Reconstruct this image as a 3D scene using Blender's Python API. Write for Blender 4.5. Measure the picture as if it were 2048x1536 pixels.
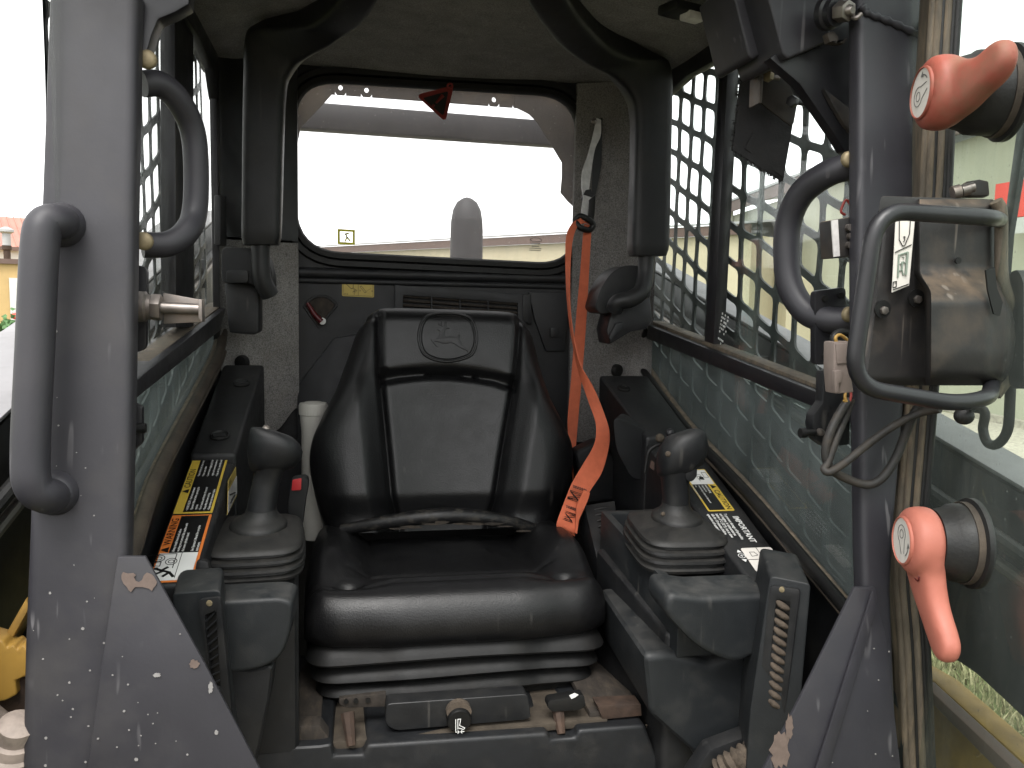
import bpy, bmesh, math, random
from mathutils import Vector, Matrix
V = Vector
rnd = random.Random(7)
for o in list(bpy.data.objects):
    bpy.data.objects.remove(o)
scene = bpy.context.scene
COL = scene.collection

# ------------------------------------------------------------------ camera
EYE = V((0.0, 0.0, 1.62))
F = 1650.0                                  # focal length in pixels of a 2048 x 1536 frame
CX = V((0.9817, -0.1895, 0.0192)).normalized()
CZ = V((-0.1903, -0.9770, 0.0989))
CZ = (CZ - CX * CZ.dot(CX)).normalized()
CY = CZ.cross(CX)
cam_data = bpy.data.cameras.new("camera")
cam = bpy.data.objects.new("camera", cam_data)
COL.objects.link(cam)
cam.matrix_world = Matrix.Translation(EYE) @ Matrix((CX, CY, CZ)).transposed().to_4x4()
cam_data.sensor_width = 36.0
cam_data.lens = 36.0 * F / 2048.0
cam_data.clip_start = 0.02
cam_data.clip_end = 900.0
scene.camera = cam

# ------------------------------------------------------------------ sky, sun, exposure
SUN_EL, SUN_AZ = math.radians(60), math.radians(200)     # overcast: the sun is only a soft bright side of the sky
world = bpy.data.worlds.new("World")
scene.world = world
world.use_nodes = True
wn, wl = world.node_tree.nodes, world.node_tree.links
wn.clear()
sky = wn.new("ShaderNodeTexSky")
sky.sky_type = 'NISHITA'
sky.sun_disc = False
sky.sun_elevation = SUN_EL
sky.sun_rotation = SUN_AZ
sky.air_density = 3.0
sky.dust_density = 1.0
sky.ozone_density = 1.0
hs = wn.new("ShaderNodeHueSaturation")
hs.inputs["Saturation"].default_value = 0.0
bgn = wn.new("ShaderNodeBackground")
bgn.inputs["Strength"].default_value = 0.15
wout = wn.new("ShaderNodeOutputWorld")
wl.new(sky.outputs[0], hs.inputs["Color"])
wl.new(hs.outputs[0], bgn.inputs[0])
wl.new(bgn.outputs[0], wout.inputs[0])

sun_data = bpy.data.lights.new("sun", 'SUN')
sun_data.energy = 1.5
sun_data.angle = math.radians(30)
sun_data.color = (1.0, 0.97, 0.93)
sun = bpy.data.objects.new("sun", sun_data)
COL.objects.link(sun)
sdir = V((math.sin(SUN_AZ) * math.cos(SUN_EL), math.cos(SUN_AZ) * math.cos(SUN_EL), math.sin(SUN_EL)))
sun.rotation_euler = sdir.to_track_quat('Z', 'Y').to_euler()

scene.view_settings.view_transform = 'Standard'
scene.view_settings.look = 'None'
scene.view_settings.exposure = 1.68
scene.view_settings.gamma = 1.0
scene.view_settings.use_curve_mapping = False
scene.render.engine = 'CYCLES'
scene.cycles.use_denoising = True
scene.cycles.max_bounces = 10
scene.cycles.diffuse_bounces = 4
scene.cycles.glossy_bounces = 4
scene.cycles.transparent_max_bounces = 24
scene.cycles.transmission_bounces = 6
scene.cycles.sample_clamp_indirect = 6.0

# ------------------------------------------------------------------ placing helpers
def ray(px, py):
    return CX * (px - 1024.0) + CY * (768.0 - py) - CZ * F

def W(px, py, x=None, y=None, z=None):
    """the point of the cab where the sight line through a picture point meets a plane x, y or z = const"""
    d = ray(px, py)
    if x is not None: t = (x - EYE.x) / d.x
    elif y is not None: t = (y - EYE.y) / d.y
    else: t = (z - EYE.z) / d.z
    return EYE + d * t

def WP(px, py, p0, n):
    d = ray(px, py)
    return EYE + d * ((p0 - EYE).dot(n) / d.dot(n))

# ------------------------------------------------------------------ mesh helpers
def lerp(a, b, t): return a + (b - a) * t
def sst(a, b, x):
    t = max(0.0, min(1.0, (x - a) / (b - a)))
    return t * t * (3 - 2 * t)

def catmull(pts, n=6):
    pts = [V(p) for p in pts]
    P = [pts[0] * 2 - pts[1]] + pts + [pts[-1] * 2 - pts[-2]]
    out = []
    for i in range(1, len(P) - 2):
        p0, p1, p2, p3 = P[i - 1:i + 3]
        for k in range(n):
            t = k / n
            out.append(0.5 * ((2 * p1) + (p2 - p0) * t + (2 * p0 - 5 * p1 + 4 * p2 - p3) * t * t + (3 * p1 - p0 - 3 * p2 + p3) * t ** 3))
    out.append(pts[-1])
    return out

def fillet(pts, r, seg=6, closed=False):
    """round the corners of a polyline or polygon"""
    pts = [V(p) for p in pts]
    n = len(pts); out = []
    for i, p in enumerate(pts):
        if not closed and i in (0, n - 1):
            out.append(p); continue
        a, b = pts[i - 1], pts[(i + 1) % n]
        rr = r[i] if isinstance(r, (list, tuple)) else r
        da, db = (a - p), (b - p)
        la, lb = da.length, db.length
        if la < 1e-6 or lb < 1e-6 or rr <= 0:
            out.append(p); continue
        da, db = da / la, db / lb
        d = min(rr, la * 0.49, lb * 0.49)
        p1, p2 = p + da * d, p + db * d
        for k in range(seg + 1):
            t = k / seg
            out.append(p1 * (1 - t) ** 2 + p * 2 * t * (1 - t) + p2 * t * t)
    return out

class MB:
    def __init__(s): s.v, s.f = [], []
    def add(s, vs, fs):
        o = len(s.v); s.v += [V(q) for q in vs]; s.f += [tuple(o + i for i in q) for q in fs]; return s
    def box(s, c, size, rot=None):
        c = V(c); h = V(size) * 0.5; R = rot or Matrix.Identity(3)
        vs = [c + R @ V((sx * h.x, sy * h.y, sz * h.z)) for sx in (-1, 1) for sy in (-1, 1) for sz in (-1, 1)]
        return s.add(vs, [(0, 1, 3, 2), (4, 6, 7, 5), (0, 4, 5, 1), (2, 3, 7, 6), (0, 2, 6, 4), (1, 5, 7, 3)])
    def prism(s, poly, ext):
        poly = [V(p) for p in poly]; n = len(poly)
        exts = ext if isinstance(ext, list) else [V(ext)] * n
        vs = poly + [p + V(e) for p, e in zip(poly, exts)]
        fs = [tuple(range(n)), tuple(range(2 * n - 1, n - 1, -1))]
        fs += [(i, i + n, (i + 1) % n + n, (i + 1) % n) for i in range(n)]
        return s.add(vs, fs)
    def grid(s, rows, closed=False):
        m = len(rows[0]); vs = [p for r in rows for p in r]; fs = []
        for j in range(len(rows) - 1):
            for i in range(m if closed else m - 1):
                i2 = (i + 1) % m
                fs.append((j * m + i, j * m + i2, (j + 1) * m + i2, (j + 1) * m + i))
        return s.add(vs, fs)
    def loft(s, rings, caps=True):
        m = len(rings[0]); o = len(s.v)
        s.grid(rings, closed=True)
        if caps:
            s.f.append(tuple(o + i for i in range(m - 1, -1, -1)))
            e = o + (len(rings) - 1) * m
            s.f.append(tuple(e + i for i in range(m)))
        return s
    def tube(s, path, r, n=12, caps=True, closed=False):
        path = [V(p) for p in path]; rings = []
        N = len(path); up = None
        for i, p in enumerate(path):
            a = path[i - 1] if (i > 0 or closed) else path[i]
            b = path[(i + 1) % N] if (i < N - 1 or closed) else path[i]
            t = (b - a).normalized()
            if up is None:
                up = V((0, 0, 1)) if abs(t.z) < 0.9 else V((1, 0, 0))
            up = (up - t * up.dot(t)).normalized()
            sd = t.cross(up)
            rr = r[i] if isinstance(r, (list, tuple)) else r
            rings.append([p + (up * math.cos(2 * math.pi * k / n) + sd * math.sin(2 * math.pi * k / n)) * rr for k in range(n)])
        if closed:
            rings.append(rings[0]); return s.grid(rings, closed=True)
        return s.loft(rings, caps)
    def lathe(s, prof, o, axis, n=24, caps=True):
        o = V(o); axis = V(axis).normalized()
        a = axis.orthogonal().normalized(); b = axis.cross(a)
        return s.loft([[o + axis * h + (a * math.cos(2 * math.pi * k / n) + b * math.sin(2 * math.pi * k / n)) * r for k in range(n)] for r, h in prof], caps)
    def sphere(s, c, r, n=10, m=14):
        c = V(c); r3 = r if isinstance(r, (tuple, list)) else (r, r, r)
        rows = []
        for j in range(1, n):
            th = math.pi * j / n
            rows.append([c + V((r3[0] * math.sin(th) * math.cos(2 * math.pi * k / m), r3[1] * math.sin(th) * math.sin(2 * math.pi * k / m), r3[2] * math.cos(th))) for k in range(m)])
        return s.loft(rows)
    def ring_plate(s, outer, inner, ext):
        """plate with a hole: outer and inner loops with the same number of points, thickness vector ext"""
        n = len(outer); e = V(ext)
        return s.grid([outer, inner, [p + e for p in inner], [p + e for p in outer], outer], closed=True)
    def build(s, name, mat, parent=None, bevel=0, seg=2, angle=35, recalc=True, bang=30):
        bm = bmesh.new()
        bv = [bm.verts.new(p) for p in s.v]
        for f in s.f:
            if len(set(f)) < 3: continue
            try: bm.faces.new([bv[i] for i in dict.fromkeys(f)])
            except ValueError: pass
        bmesh.ops.remove_doubles(bm, verts=bm.verts[:], dist=1e-5)
        if recalc: bmesh.ops.recalc_face_normals(bm, faces=bm.faces[:])
        if bevel:
            ed = [e for e in bm.edges if len(e.link_faces) == 2 and e.calc_face_angle(0) > math.radians(bang)]
            bmesh.ops.bevel(bm, geom=ed, offset=bevel, segments=seg, profile=0.6, affect='EDGES', clamp_overlap=True)
        me = bpy.data.meshes.new(name)
        bm.to_mesh(me); bm.free()
        me.polygons.foreach_set("use_smooth", [True] * len(me.polygons))
        if angle < 179: me.set_sharp_from_angle(angle=math.radians(angle))
        return link(name, me, mat, parent)

ORG = {}
def link(name, me, mat, parent=None):
    if mat is not None:
        me.materials.clear(); me.materials.append(mat)
    o = bpy.data.objects.new(name, me)
    COL.objects.link(o)
    if parent is not None:
        o.parent = parent
        if parent.type == 'EMPTY':
            o.matrix_parent_inverse = Matrix.Translation(-ORG[parent.name])
    return o

def thing(name, label, cat, loc, group=None):
    o = bpy.data.objects.new(name, None)
    o.empty_display_size = 0.05
    COL.objects.link(o)
    o.location = V(loc); ORG[o.name] = V(loc)
    return tag(o, label, cat, group)

def tag(o, label=None, cat=None, group=None, kind=None):
    if label: o["label"] = label
    if cat: o["category"] = cat
    if group: o["group"] = group
    if kind: o["kind"] = kind
    return o

# ------------------------------------------------------------------ lettering
def text_mesh(lines, o, xd, yd):
    """lines: (string, u, v, size[, stretch]) in metres on the plane o + u*xd + v*yd, joined in one mesh"""
    o, xd, yd = V(o), V(xd).normalized(), V(yd).normalized()
    nn = xd.cross(yd)
    M = Matrix((xd, yd, nn)).transposed().to_4x4()
    bm = bmesh.new()
    for ln in lines:
        s_, u, v, size = ln[:4]; stx = ln[4] if len(ln) > 4 else 1.0
        cu = bpy.data.curves.new("lettering", 'FONT')
        cu.body = s_; cu.size = size; cu.resolution_u = 2
        cu.offset = size * (ln[5] if len(ln) > 5 else 0.0)
        ob = bpy.data.objects.new("lettering", cu)
        me = bpy.data.meshes.new_from_object(ob)
        me.transform(Matrix.Translation(o) @ M @ Matrix.Translation((u, v, 0)) @ Matrix.Diagonal((stx, 1, 1, 1)))
        bm.from_mesh(me)
        bpy.data.objects.remove(ob); bpy.data.curves.remove(cu); bpy.data.meshes.remove(me)
    me = bpy.data.meshes.new("lettering")
    bm.to_mesh(me); bm.free()
    return me

class Flat:
    """flat print on a plane: rectangles, polygons and strokes as thin meshes, each colour its own part"""
    def __init__(s, o, xd, yd):
        s.o, s.x, s.y = V(o), V(xd).normalized(), V(yd).normalized()
        s.n = s.x.cross(s.y)
    def P(s, u, v, h=0): return s.o + s.x * u + s.y * v + s.n * h
    def poly(s, pts, h, mb=None):
        mb = mb or MB(); P = [s.P(u, v, h) for u, v in pts]
        mb.prism(P, -s.n * 0.0003); return mb
    def rect(s, u0, v0, u1, v1, h, mb=None): return s.poly([(u0, v0), (u1, v0), (u1, v1), (u0, v1)], h, mb)
    def rrect(s, u0, v0, u1, v1, r, h, mb=None):
        p = fillet([V((u0, v0, 0)), V((u1, v0, 0)), V((u1, v1, 0)), V((u0, v1, 0))], r, 4, True)
        return s.poly([(q.x, q.y) for q in p], h, mb)
    def stroke(s, pts, w, h, mb=None, closed=False):
        mb = mb or MB(); pts = list(pts) + ([pts[0]] if closed else [])
        for (a, b), (c, d) in zip(pts, pts[1:]):
            t = V((c - a, d - b)); L = t.length
            if L < 1e-6: continue
            t /= L; q = V((-t.y, t.x)) * w * 0.5; e = t * w * 0.3
            s.poly([(a - e.x - q.x, b - e.y - q.y), (c + e.x - q.x, d + e.y - q.y), (c + e.x + q.x, d + e.y + q.y), (a - e.x + q.x, b - e.y + q.y)], h, mb)
        return mb
    def frame(s, u0, v0, u1, v1, w, h, mb=None):
        mb = mb or MB()
        s.rect(u0, v0, u1, v0 + w, h, mb); s.rect(u0, v1 - w, u1, v1, h, mb)
        s.rect(u0, v0 + w, u0 + w, v1 - w, h, mb); s.rect(u1 - w, v0 + w, u1, v1 - w, h, mb)
        return mb
    def circle(s, u, v, r, w, h, mb=None, a0=0, a1=360, n=20):
        pts = [(u + r * math.cos(math.radians(lerp(a0, a1, k / n))), v + r * math.sin(math.radians(lerp(a0, a1, k / n)))) for k in range(n + 1)]
        return s.stroke(pts, w, h, mb)
    def disc(s, u, v, r, h, mb=None, n=24):
        return s.poly([(u + r * math.cos(2 * math.pi * k / n), v + r * math.sin(2 * math.pi * k / n)) for k in range(n)], h, mb)

# ------------------------------------------------------------------ materials
KS, KA = 3.0, 0.47      # pattern scale and base albedo of the dark cab materials
def mat(name, col, rough=0.5, metal=0.0, var=0.15, vscale=8.0, bump=0.0, bscale=60.0, dust=0.0, dcol=(0.30, 0.23, 0.16), dscale=5.0,
        specks=0.0, spscale=55.0, spec=0.36, streak=(1, 1, 1), col2=None, fine=0.0, rvar=0.1, coat=0.0, emit=None, sheen=0.0, dlo=0.48, dhi=0.75, scratch=0.0, scol=(0.13, 0.125, 0.13), updust=0.0, ucol=(0.15, 0.125, 0.095)):
    vscale *= KS; dscale *= KS
    if not metal: col = tuple(c * KA for c in col); dcol = tuple(c * KA for c in dcol)
    m = bpy.data.materials.new(name); m.use_nodes = True
    N, L = m.node_tree.nodes, m.node_tree.links
    b = N["Principled BSDF"]
    tc = N.new("ShaderNodeTexCoord")
    mp = N.new("ShaderNodeMapping"); mp.inputs["Scale"].default_value = streak
    L.new(tc.outputs["Object"], mp.inputs[0])
    def noise(scale, detail=4.0, src=mp, rough_=0.6):
        n = N.new("ShaderNodeTexNoise"); n.inputs["Scale"].default_value = scale; n.inputs["Detail"].default_value = detail
        n.inputs["Roughness"].default_value = rough_
        L.new(src.outputs[0] if src is mp else src.outputs["Object"], n.inputs["Vector"]); return n
    def ramp(src, lo, hi):
        r = N.new("ShaderNodeMapRange"); r.inputs[1].default_value = lo; r.inputs[2].default_value = hi; r.clamp = True
        L.new(src, r.inputs[0]); return r.outputs[0]
    def mix(f, a, c):
        x = N.new("ShaderNodeMix"); x.data_type = 'RGBA'
        if isinstance(f, float): x.inputs[0].default_value = f
        else: L.new(f, x.inputs[0])
        for k, q in ((6, a), (7, c)):
            if isinstance(q, tuple): x.inputs[k].default_value = (*q[:3], 1)
            else: L.new(q, x.inputs[k])
        return x.outputs[2]
    n1 = noise(vscale)
    d = tuple(max(0, c * (1 - var)) for c in col); l = tuple(min(1, c * (1 + var)) for c in col)
    c = mix(ramp(n1.outputs[0], 0.3, 0.7), d, col2 if col2 else l)
    if fine:
        nf = noise(420.0, 2.0, tc)
        c = mix(ramp(nf.outputs[0], 0.35, 0.65), mix(fine, c, (0, 0, 0)), mix(fine, c, (0.5, 0.5, 0.5)))
    rr = N.new("ShaderNodeMapRange"); rr.inputs[3].default_value = max(0.02, rough - rvar); rr.inputs[4].default_value = min(1, rough + rvar)
    nr = noise(vscale * 2.3); L.new(nr.outputs[0], rr.inputs[0]); rough_out = rr.outputs[0]
    if dust > 0:
        nd = noise(dscale, 6.0, mp, 0.68)
        f = ramp(nd.outputs[0], dlo, dhi)
        mm = N.new("ShaderNodeMath"); mm.operation = 'MULTIPLY'; mm.inputs[1].default_value = dust; L.new(f, mm.inputs[0])
        c = mix(mm.outputs[0], c, dcol)
        mr = N.new("ShaderNodeMix"); mr.data_type = 'FLOAT'; L.new(mm.outputs[0], mr.inputs[0]); L.new(rough_out, mr.inputs[2]); mr.inputs[3].default_value = 0.85
        rough_out = mr.outputs[0]
    if specks > 0:
        vo = N.new("ShaderNodeTexVoronoi"); vo.inputs["Scale"].default_value = spscale; L.new(tc.outputs["Object"], vo.inputs["Vector"])
        sp = ramp(vo.outputs["Distance"], 0.10, 0.06)
        wn_ = N.new("ShaderNodeMath"); wn_.operation = 'GREATER_THAN'; wn_.inputs[1].default_value = 1 - specks
        sx = N.new("ShaderNodeSeparateColor"); L.new(vo.outputs["Color"], sx.inputs[0]); L.new(sx.outputs[0], wn_.inputs[0])
        mu = N.new("ShaderNodeMath"); mu.operation = 'MULTIPLY'; L.new(sp, mu.inputs[0]); L.new(wn_.outputs[0], mu.inputs[1])
        c = mix(mu.outputs[0], c, (0.55, 0.54, 0.53))
    if updust > 0:                                # dust settled on what faces up
        ge = N.new("ShaderNodeNewGeometry"); sz = N.new("ShaderNodeSeparateXYZ"); L.new(ge.outputs["Normal"], sz.inputs[0])
        nu = noise(38.0, 5.0, tc); f1 = ramp(sz.outputs[2], 0.25, 0.95); f2 = ramp(nu.outputs[0], 0.30, 0.72)
        m1 = N.new("ShaderNodeMath"); m1.operation = 'MULTIPLY'; L.new(f1, m1.inputs[0]); L.new(f2, m1.inputs[1])
        m2_ = N.new("ShaderNodeMath"); m2_.operation = 'MULTIPLY'; L.new(m1.outputs[0], m2_.inputs[0]); m2_.inputs[1].default_value = updust
        c = mix(m2_.outputs[0], c, tuple(q * KA for q in ucol))
        mr = N.new("ShaderNodeMix"); mr.data_type = 'FLOAT'; L.new(m2_.outputs[0], mr.inputs[0]); L.new(rough_out, mr.inputs[2]); mr.inputs[3].default_value = 0.85
        rough_out = mr.outputs[0]
    if scratch > 0:
        for k, (rot, sc_) in enumerate(((0.5, (90, 90, 5)), (-0.9, (120, 120, 7)), (1.4, (70, 70, 4)))):
            ms = N.new("ShaderNodeMapping"); ms.inputs["Rotation"].default_value = (0.2, rot, 0.3 * k); ms.inputs["Scale"].default_value = sc_
            L.new(tc.outputs["Object"], ms.inputs[0])
            ns = N.new("ShaderNodeTexNoise"); ns.inputs["Scale"].default_value = 1.0; ns.inputs["Detail"].default_value = 1.0
            L.new(ms.outputs[0], ns.inputs["Vector"])
            r1 = ramp(ns.outputs[0], 0.70, 0.76)
            nm = noise(7.0 + 3 * k, 2.0, tc); r2 = ramp(nm.outputs[0], 0.52, 0.66)
            mu2 = N.new("ShaderNodeMath"); mu2.operation = 'MULTIPLY'; L.new(r1, mu2.inputs[0]); L.new(r2, mu2.inputs[1])
            mu3 = N.new("ShaderNodeMath"); mu3.operation = 'MULTIPLY'; L.new(mu2.outputs[0], mu3.inputs[0]); mu3.inputs[1].default_value = scratch
            c = mix(mu3.outputs[0], c, scol)
    L.new(c, b.inputs["Base Color"])
    L.new(rough_out, b.inputs["Roughness"])
    b.inputs["Metallic"].default_value = metal
    b.inputs["Specular IOR Level"].default_value = spec
    if coat: b.inputs["Coat Weight"].default_value = coat
    if sheen: b.inputs["Sheen Weight"].default_value = sheen
    if bump > 0:
        nb = noise(bscale, 5.0, tc)
        bp = N.new("ShaderNodeBump"); bp.inputs["Strength"].default_value = bump; bp.inputs["Distance"].default_value = 0.002
        L.new(nb.outputs[0], bp.inputs["Height"]); L.new(bp.outputs[0], b.inputs["Normal"])
    return m

def glass(name, tint=(0.86, 0.90, 0.88), dirt=0.10, dcol=(0.42, 0.43, 0.40), streak=(6, 6, 1), dscale=2.5, dmax=0.5, dots=0.0, base=0.03, rough=0.02, ior=1.26):
    m = bpy.data.materials.new(name); m.use_nodes = True
    N, L = m.node_tree.nodes, m.node_tree.links
    N.clear()
    out = N.new("ShaderNodeOutputMaterial")
    tr = N.new("ShaderNodeBsdfTransparent"); tr.inputs[0].default_value = (*tint, 1)
    gl = N.new("ShaderNodeBsdfGlossy"); gl.inputs["Roughness"].default_value = rough
    df = N.new("ShaderNodeBsdfDiffuse"); df.inputs[0].default_value = (*dcol, 1)
    tl = N.new("ShaderNodeBsdfTranslucent"); tl.inputs[0].default_value = (*dcol, 1)
    ad = N.new("ShaderNodeMixShader"); ad.inputs[0].default_value = 0.5
    L.new(df.outputs[0], ad.inputs[1]); L.new(tl.outputs[0], ad.inputs[2])
    fr = N.new("ShaderNodeFresnel")
    ge = N.new("ShaderNodeNewGeometry")          # same reflectance on the way in and out of the thin pane
    io = N.new("ShaderNodeMapRange"); io.inputs[3].default_value = ior; io.inputs[4].default_value = 1 / ior
    L.new(ge.outputs["Backfacing"], io.inputs[0]); L.new(io.outputs[0], fr.inputs[0])
    mx = N.new("ShaderNodeMixShader"); L.new(fr.outputs[0], mx.inputs[0]); L.new(tr.outputs[0], mx.inputs[1]); L.new(gl.outputs[0], mx.inputs[2])
    tc = N.new("ShaderNodeTexCoord")
    mp = N.new("ShaderNodeMapping"); mp.inputs["Scale"].default_value = streak; L.new(tc.outputs["Object"], mp.inputs[0])
    n1 = N.new("ShaderNodeTexNoise"); n1.inputs["Scale"].default_value = dscale; n1.inputs["Detail"].default_value = 7; n1.inputs["Roughness"].default_value = 0.65
    L.new(mp.outputs[0], n1.inputs["Vector"])
    r = N.new("ShaderNodeMapRange"); r.inputs[1].default_value = 0.40; r.inputs[2].default_value = 0.75; r.inputs[3].default_value = base; r.inputs[4].default_value = dmax * dirt / 0.10
    L.new(n1.outputs[0], r.inputs[0]); fac = r.outputs[0]
    if dots:
        vo = N.new("ShaderNodeTexVoronoi"); vo.inputs["Scale"].default_value = 70; L.new(tc.outputs["Object"], vo.inputs["Vector"])
        r2 = N.new("ShaderNodeMapRange"); r2.inputs[1].default_value = 0.12; r2.inputs[2].default_value = 0.05; r2.inputs[4].default_value = dots; L.new(vo.outputs["Distance"], r2.inputs[0])
        a = N.new("ShaderNodeMath"); a.operation = 'MAXIMUM'; L.new(fac, a.inputs[0]); L.new(r2.outputs[0], a.inputs[1]); fac = a.outputs[0]
    m2 = N.new("ShaderNodeMixShader"); L.new(fac, m2.inputs[0]); L.new(mx.outputs[0], m2.inputs[1]); L.new(ad.outputs[0], m2.inputs[2])
    L.new(m2.outputs[0], out.inputs[0])
    return m

M = {}
M['paint'] = mat('charcoal_paint', (0.042, 0.041, 0.050), 0.50, var=0.10, vscale=5, bump=0.05, bscale=300, dust=0.18, dcol=(0.11, 0.10, 0.095), dscale=3.0, scratch=0.6)
M['paint_speck'] = mat('charcoal_paint_with_chips', (0.044, 0.043, 0.051), 0.52, var=0.12, vscale=4, bump=0.05, bscale=300, dust=0.4, dcol=(0.105, 0.098, 0.092), dscale=3.4, scratch=0.6)
M['paint_dark'] = mat('black_paint', (0.022, 0.022, 0.026), 0.38, var=0.15, vscale=6, dust=0.22, dcol=(0.10, 0.09, 0.08))
M['plastic'] = mat('black_plastic', (0.015, 0.016, 0.018), 0.48, updust=0.22, ucol=(0.09, 0.085, 0.078), scratch=0.35, scol=(0.08, 0.075, 0.068), var=0.2, vscale=9, bump=0.12, bscale=500, dust=0.25, dcol=(0.09, 0.085, 0.075))
M['plastic_grey'] = mat('grey_plastic', (0.016, 0.0175, 0.020), 0.50, var=0.25, vscale=7, bump=0.12, bscale=500, dust=0.55, dcol=(0.065, 0.058, 0.05), dscale=4, dlo=0.52, dhi=0.82)
M['plastic_soft'] = mat('slate_moulded_plastic', (0.0215, 0.025, 0.028), 0.5, updust=0.45, ucol=(0.13, 0.125, 0.115), scratch=0.4, scol=(0.09, 0.085, 0.078), var=0.2, vscale=4, bump=0.15, bscale=600, dust=0.55, dcol=(0.075, 0.070, 0.062), dscale=4, dlo=0.52, dhi=0.82)
M['rear_panel'] = mat('rear_panel_plastic', (0.030, 0.031, 0.035), 0.50, var=0.2, vscale=6, bump=0.15, bscale=400, dust=0.4, dcol=(0.075, 0.07, 0.062), dscale=4)
M['foam'] = mat('grey_felt_foam', (0.33, 0.312, 0.292), 0.95, var=0.25, vscale=14, bump=0.9, bscale=190, fine=0.25, dust=0.5, dcol=(0.20, 0.17, 0.14), dscale=7, spec=0.1)
M['headliner'] = mat('grey_felt_headliner', (0.39, 0.378, 0.365), 0.95, var=0.22, vscale=6, bump=0.8, bscale=160, fine=0.22, dust=0.35, dcol=(0.15, 0.14, 0.125), dscale=4, spec=0.1)
M['rubber'] = mat('black_rubber', (0.014, 0.014, 0.014), 0.5, spec=0.25, var=0.2, bump=0.1, bscale=300, dust=0.2, dcol=(0.09, 0.08, 0.065))
M['rubber_dusty'] = mat('dusty_black_rubber', (0.018, 0.018, 0.018), 0.52, updust=0.35, ucol=(0.09, 0.083, 0.070), var=0.2, bump=0.2, bscale=240, dust=0.35, dcol=(0.09, 0.08, 0.065), dscale=9, dlo=0.52, dhi=0.75)
M['gasket_brown'] = mat('brown_seal', (0.085, 0.066, 0.05), 0.75, var=0.3, vscale=9, bump=0.3, bscale=120, dust=0.6, dcol=(0.19, 0.145, 0.10), dscale=6)
M['gasket'] = mat('tan_dusty_seal', (0.17, 0.14, 0.105), 0.75, var=0.3, vscale=9, bump=0.3, bscale=120, dust=0.8, dcol=(0.42, 0.32, 0.21), dscale=6, streak=(4, 4, 0.7))
M['vinyl'] = mat('black_vinyl', (0.010, 0.010, 0.011), 0.38, var=0.2, vscale=5, bump=0.25, bscale=420, rvar=0.09, dust=0.22, dcol=(0.055, 0.050, 0.045), dscale=5, dlo=0.5, dhi=0.85, scratch=0.25, scol=(0.07, 0.066, 0.06))
M['vinyl_worn'] = mat('worn_black_vinyl', (0.011, 0.011, 0.012), 0.42, var=0.2, vscale=5, bump=0.3, bscale=300, dust=0.7, dcol=(0.11, 0.095, 0.075), dscale=22, dlo=0.5, dhi=0.7)
M['dirt'] = mat('dirty_steel', (0.095, 0.075, 0.054), 0.85, var=0.35, vscale=12, bump=0.4, bscale=90, dust=0.7, dcol=(0.045, 0.032, 0.022), dscale=10)
M['dirt_dark'] = mat('dark_dirty_steel', (0.05, 0.040, 0.032), 0.85, var=0.35, vscale=12, bump=0.4, bscale=90, dust=0.7, dcol=(0.15, 0.115, 0.08), dscale=8, streak=(3, 1, 1))
KA = 0.58               # webbing, handles and print keep their own strength
M['orange'] = mat('orange_webbing', (0.80, 0.19, 0.090), 0.72, var=0.10, vscale=20, bump=0.3, bscale=700, spec=0.3)
M['web_black'] = mat('black_webbing', (0.025, 0.025, 0.026), 0.45, var=0.2, vscale=20, bump=0.3, bscale=600)
M['sheen_label_grey'] = mat('webbing_sheen_and_label_grey', (0.85, 0.82, 0.80), 0.4, var=0.2, vscale=20, bump=0.2, bscale=600)  # gloss of black webbing painted pale grey; also plain labels and lamp lens
M['red'] = mat('red_plastic', (0.40, 0.105, 0.072), 0.5, var=0.15, vscale=8, dust=0.75, dcol=(0.27, 0.16, 0.095), dscale=6, dlo=0.45, dhi=0.7, bump=0.05, bscale=300)
M['red_clean'] = mat('faded_red_plastic', (0.58, 0.19, 0.135), 0.55, var=0.07, vscale=10, bump=0.05, bscale=300, dust=0.15, dcol=(0.5, 0.2, 0.12), dscale=9)
M['redbtn'] = mat('red_button', (0.60, 0.04, 0.045), 0.4, var=0.05)
M['darkred'] = mat('dark_red_lever', (0.12, 0.012, 0.014), 0.35, var=0.1)
M['tagred'] = mat('tag_red', (0.36, 0.035, 0.03), 0.5, var=0.1)
M['black'] = mat('black_print', (0.008, 0.008, 0.008), 0.45, var=0.0)
M['white'] = mat('white_print', (1.0, 1.0, 0.97), 0.5, var=0.03)
M['offwhite'] = mat('white_plastic', (0.62, 0.60, 0.55), 0.45, var=0.08, vscale=9, dust=0.15, dcol=(0.35, 0.3, 0.24))
M['speck'] = mat('bare_paint_speck', (0.30, 0.29, 0.28), 0.6, var=0.2, vscale=40)
M['label'] = mat('cream_label', (0.95, 0.90, 0.83), 0.5, var=0.05, vscale=20)
M['yellow'] = mat('yellow_print', (0.85, 0.60, 0.085), 0.45, var=0.05)
M['dyellow'] = mat('dull_yellow_print', (0.75, 0.56, 0.14), 0.5, var=0.06, vscale=20)
M['orangep'] = mat('orange_print', (1.0, 0.28, 0.055), 0.45, var=0.04)
M['greyprint'] = mat('grey_print', (0.20, 0.20, 0.19), 0.5, var=0.0)
M['greenprint'] = mat('pale_green_print', (0.27, 0.33, 0.27), 0.5, var=0.0)
KA = 0.47
M['steel'] = mat('bare_steel', (0.20, 0.18, 0.165), 0.42, metal=0.85, var=0.25, vscale=14, dust=0.5, dcol=(0.18, 0.12, 0.08), dscale=14)
M['zinc'] = mat('yellow_zinc', (0.22, 0.18, 0.11), 0.55, metal=0.5, var=0.25, vscale=30, dust=0.3, dcol=(0.2, 0.16, 0.1))
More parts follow.
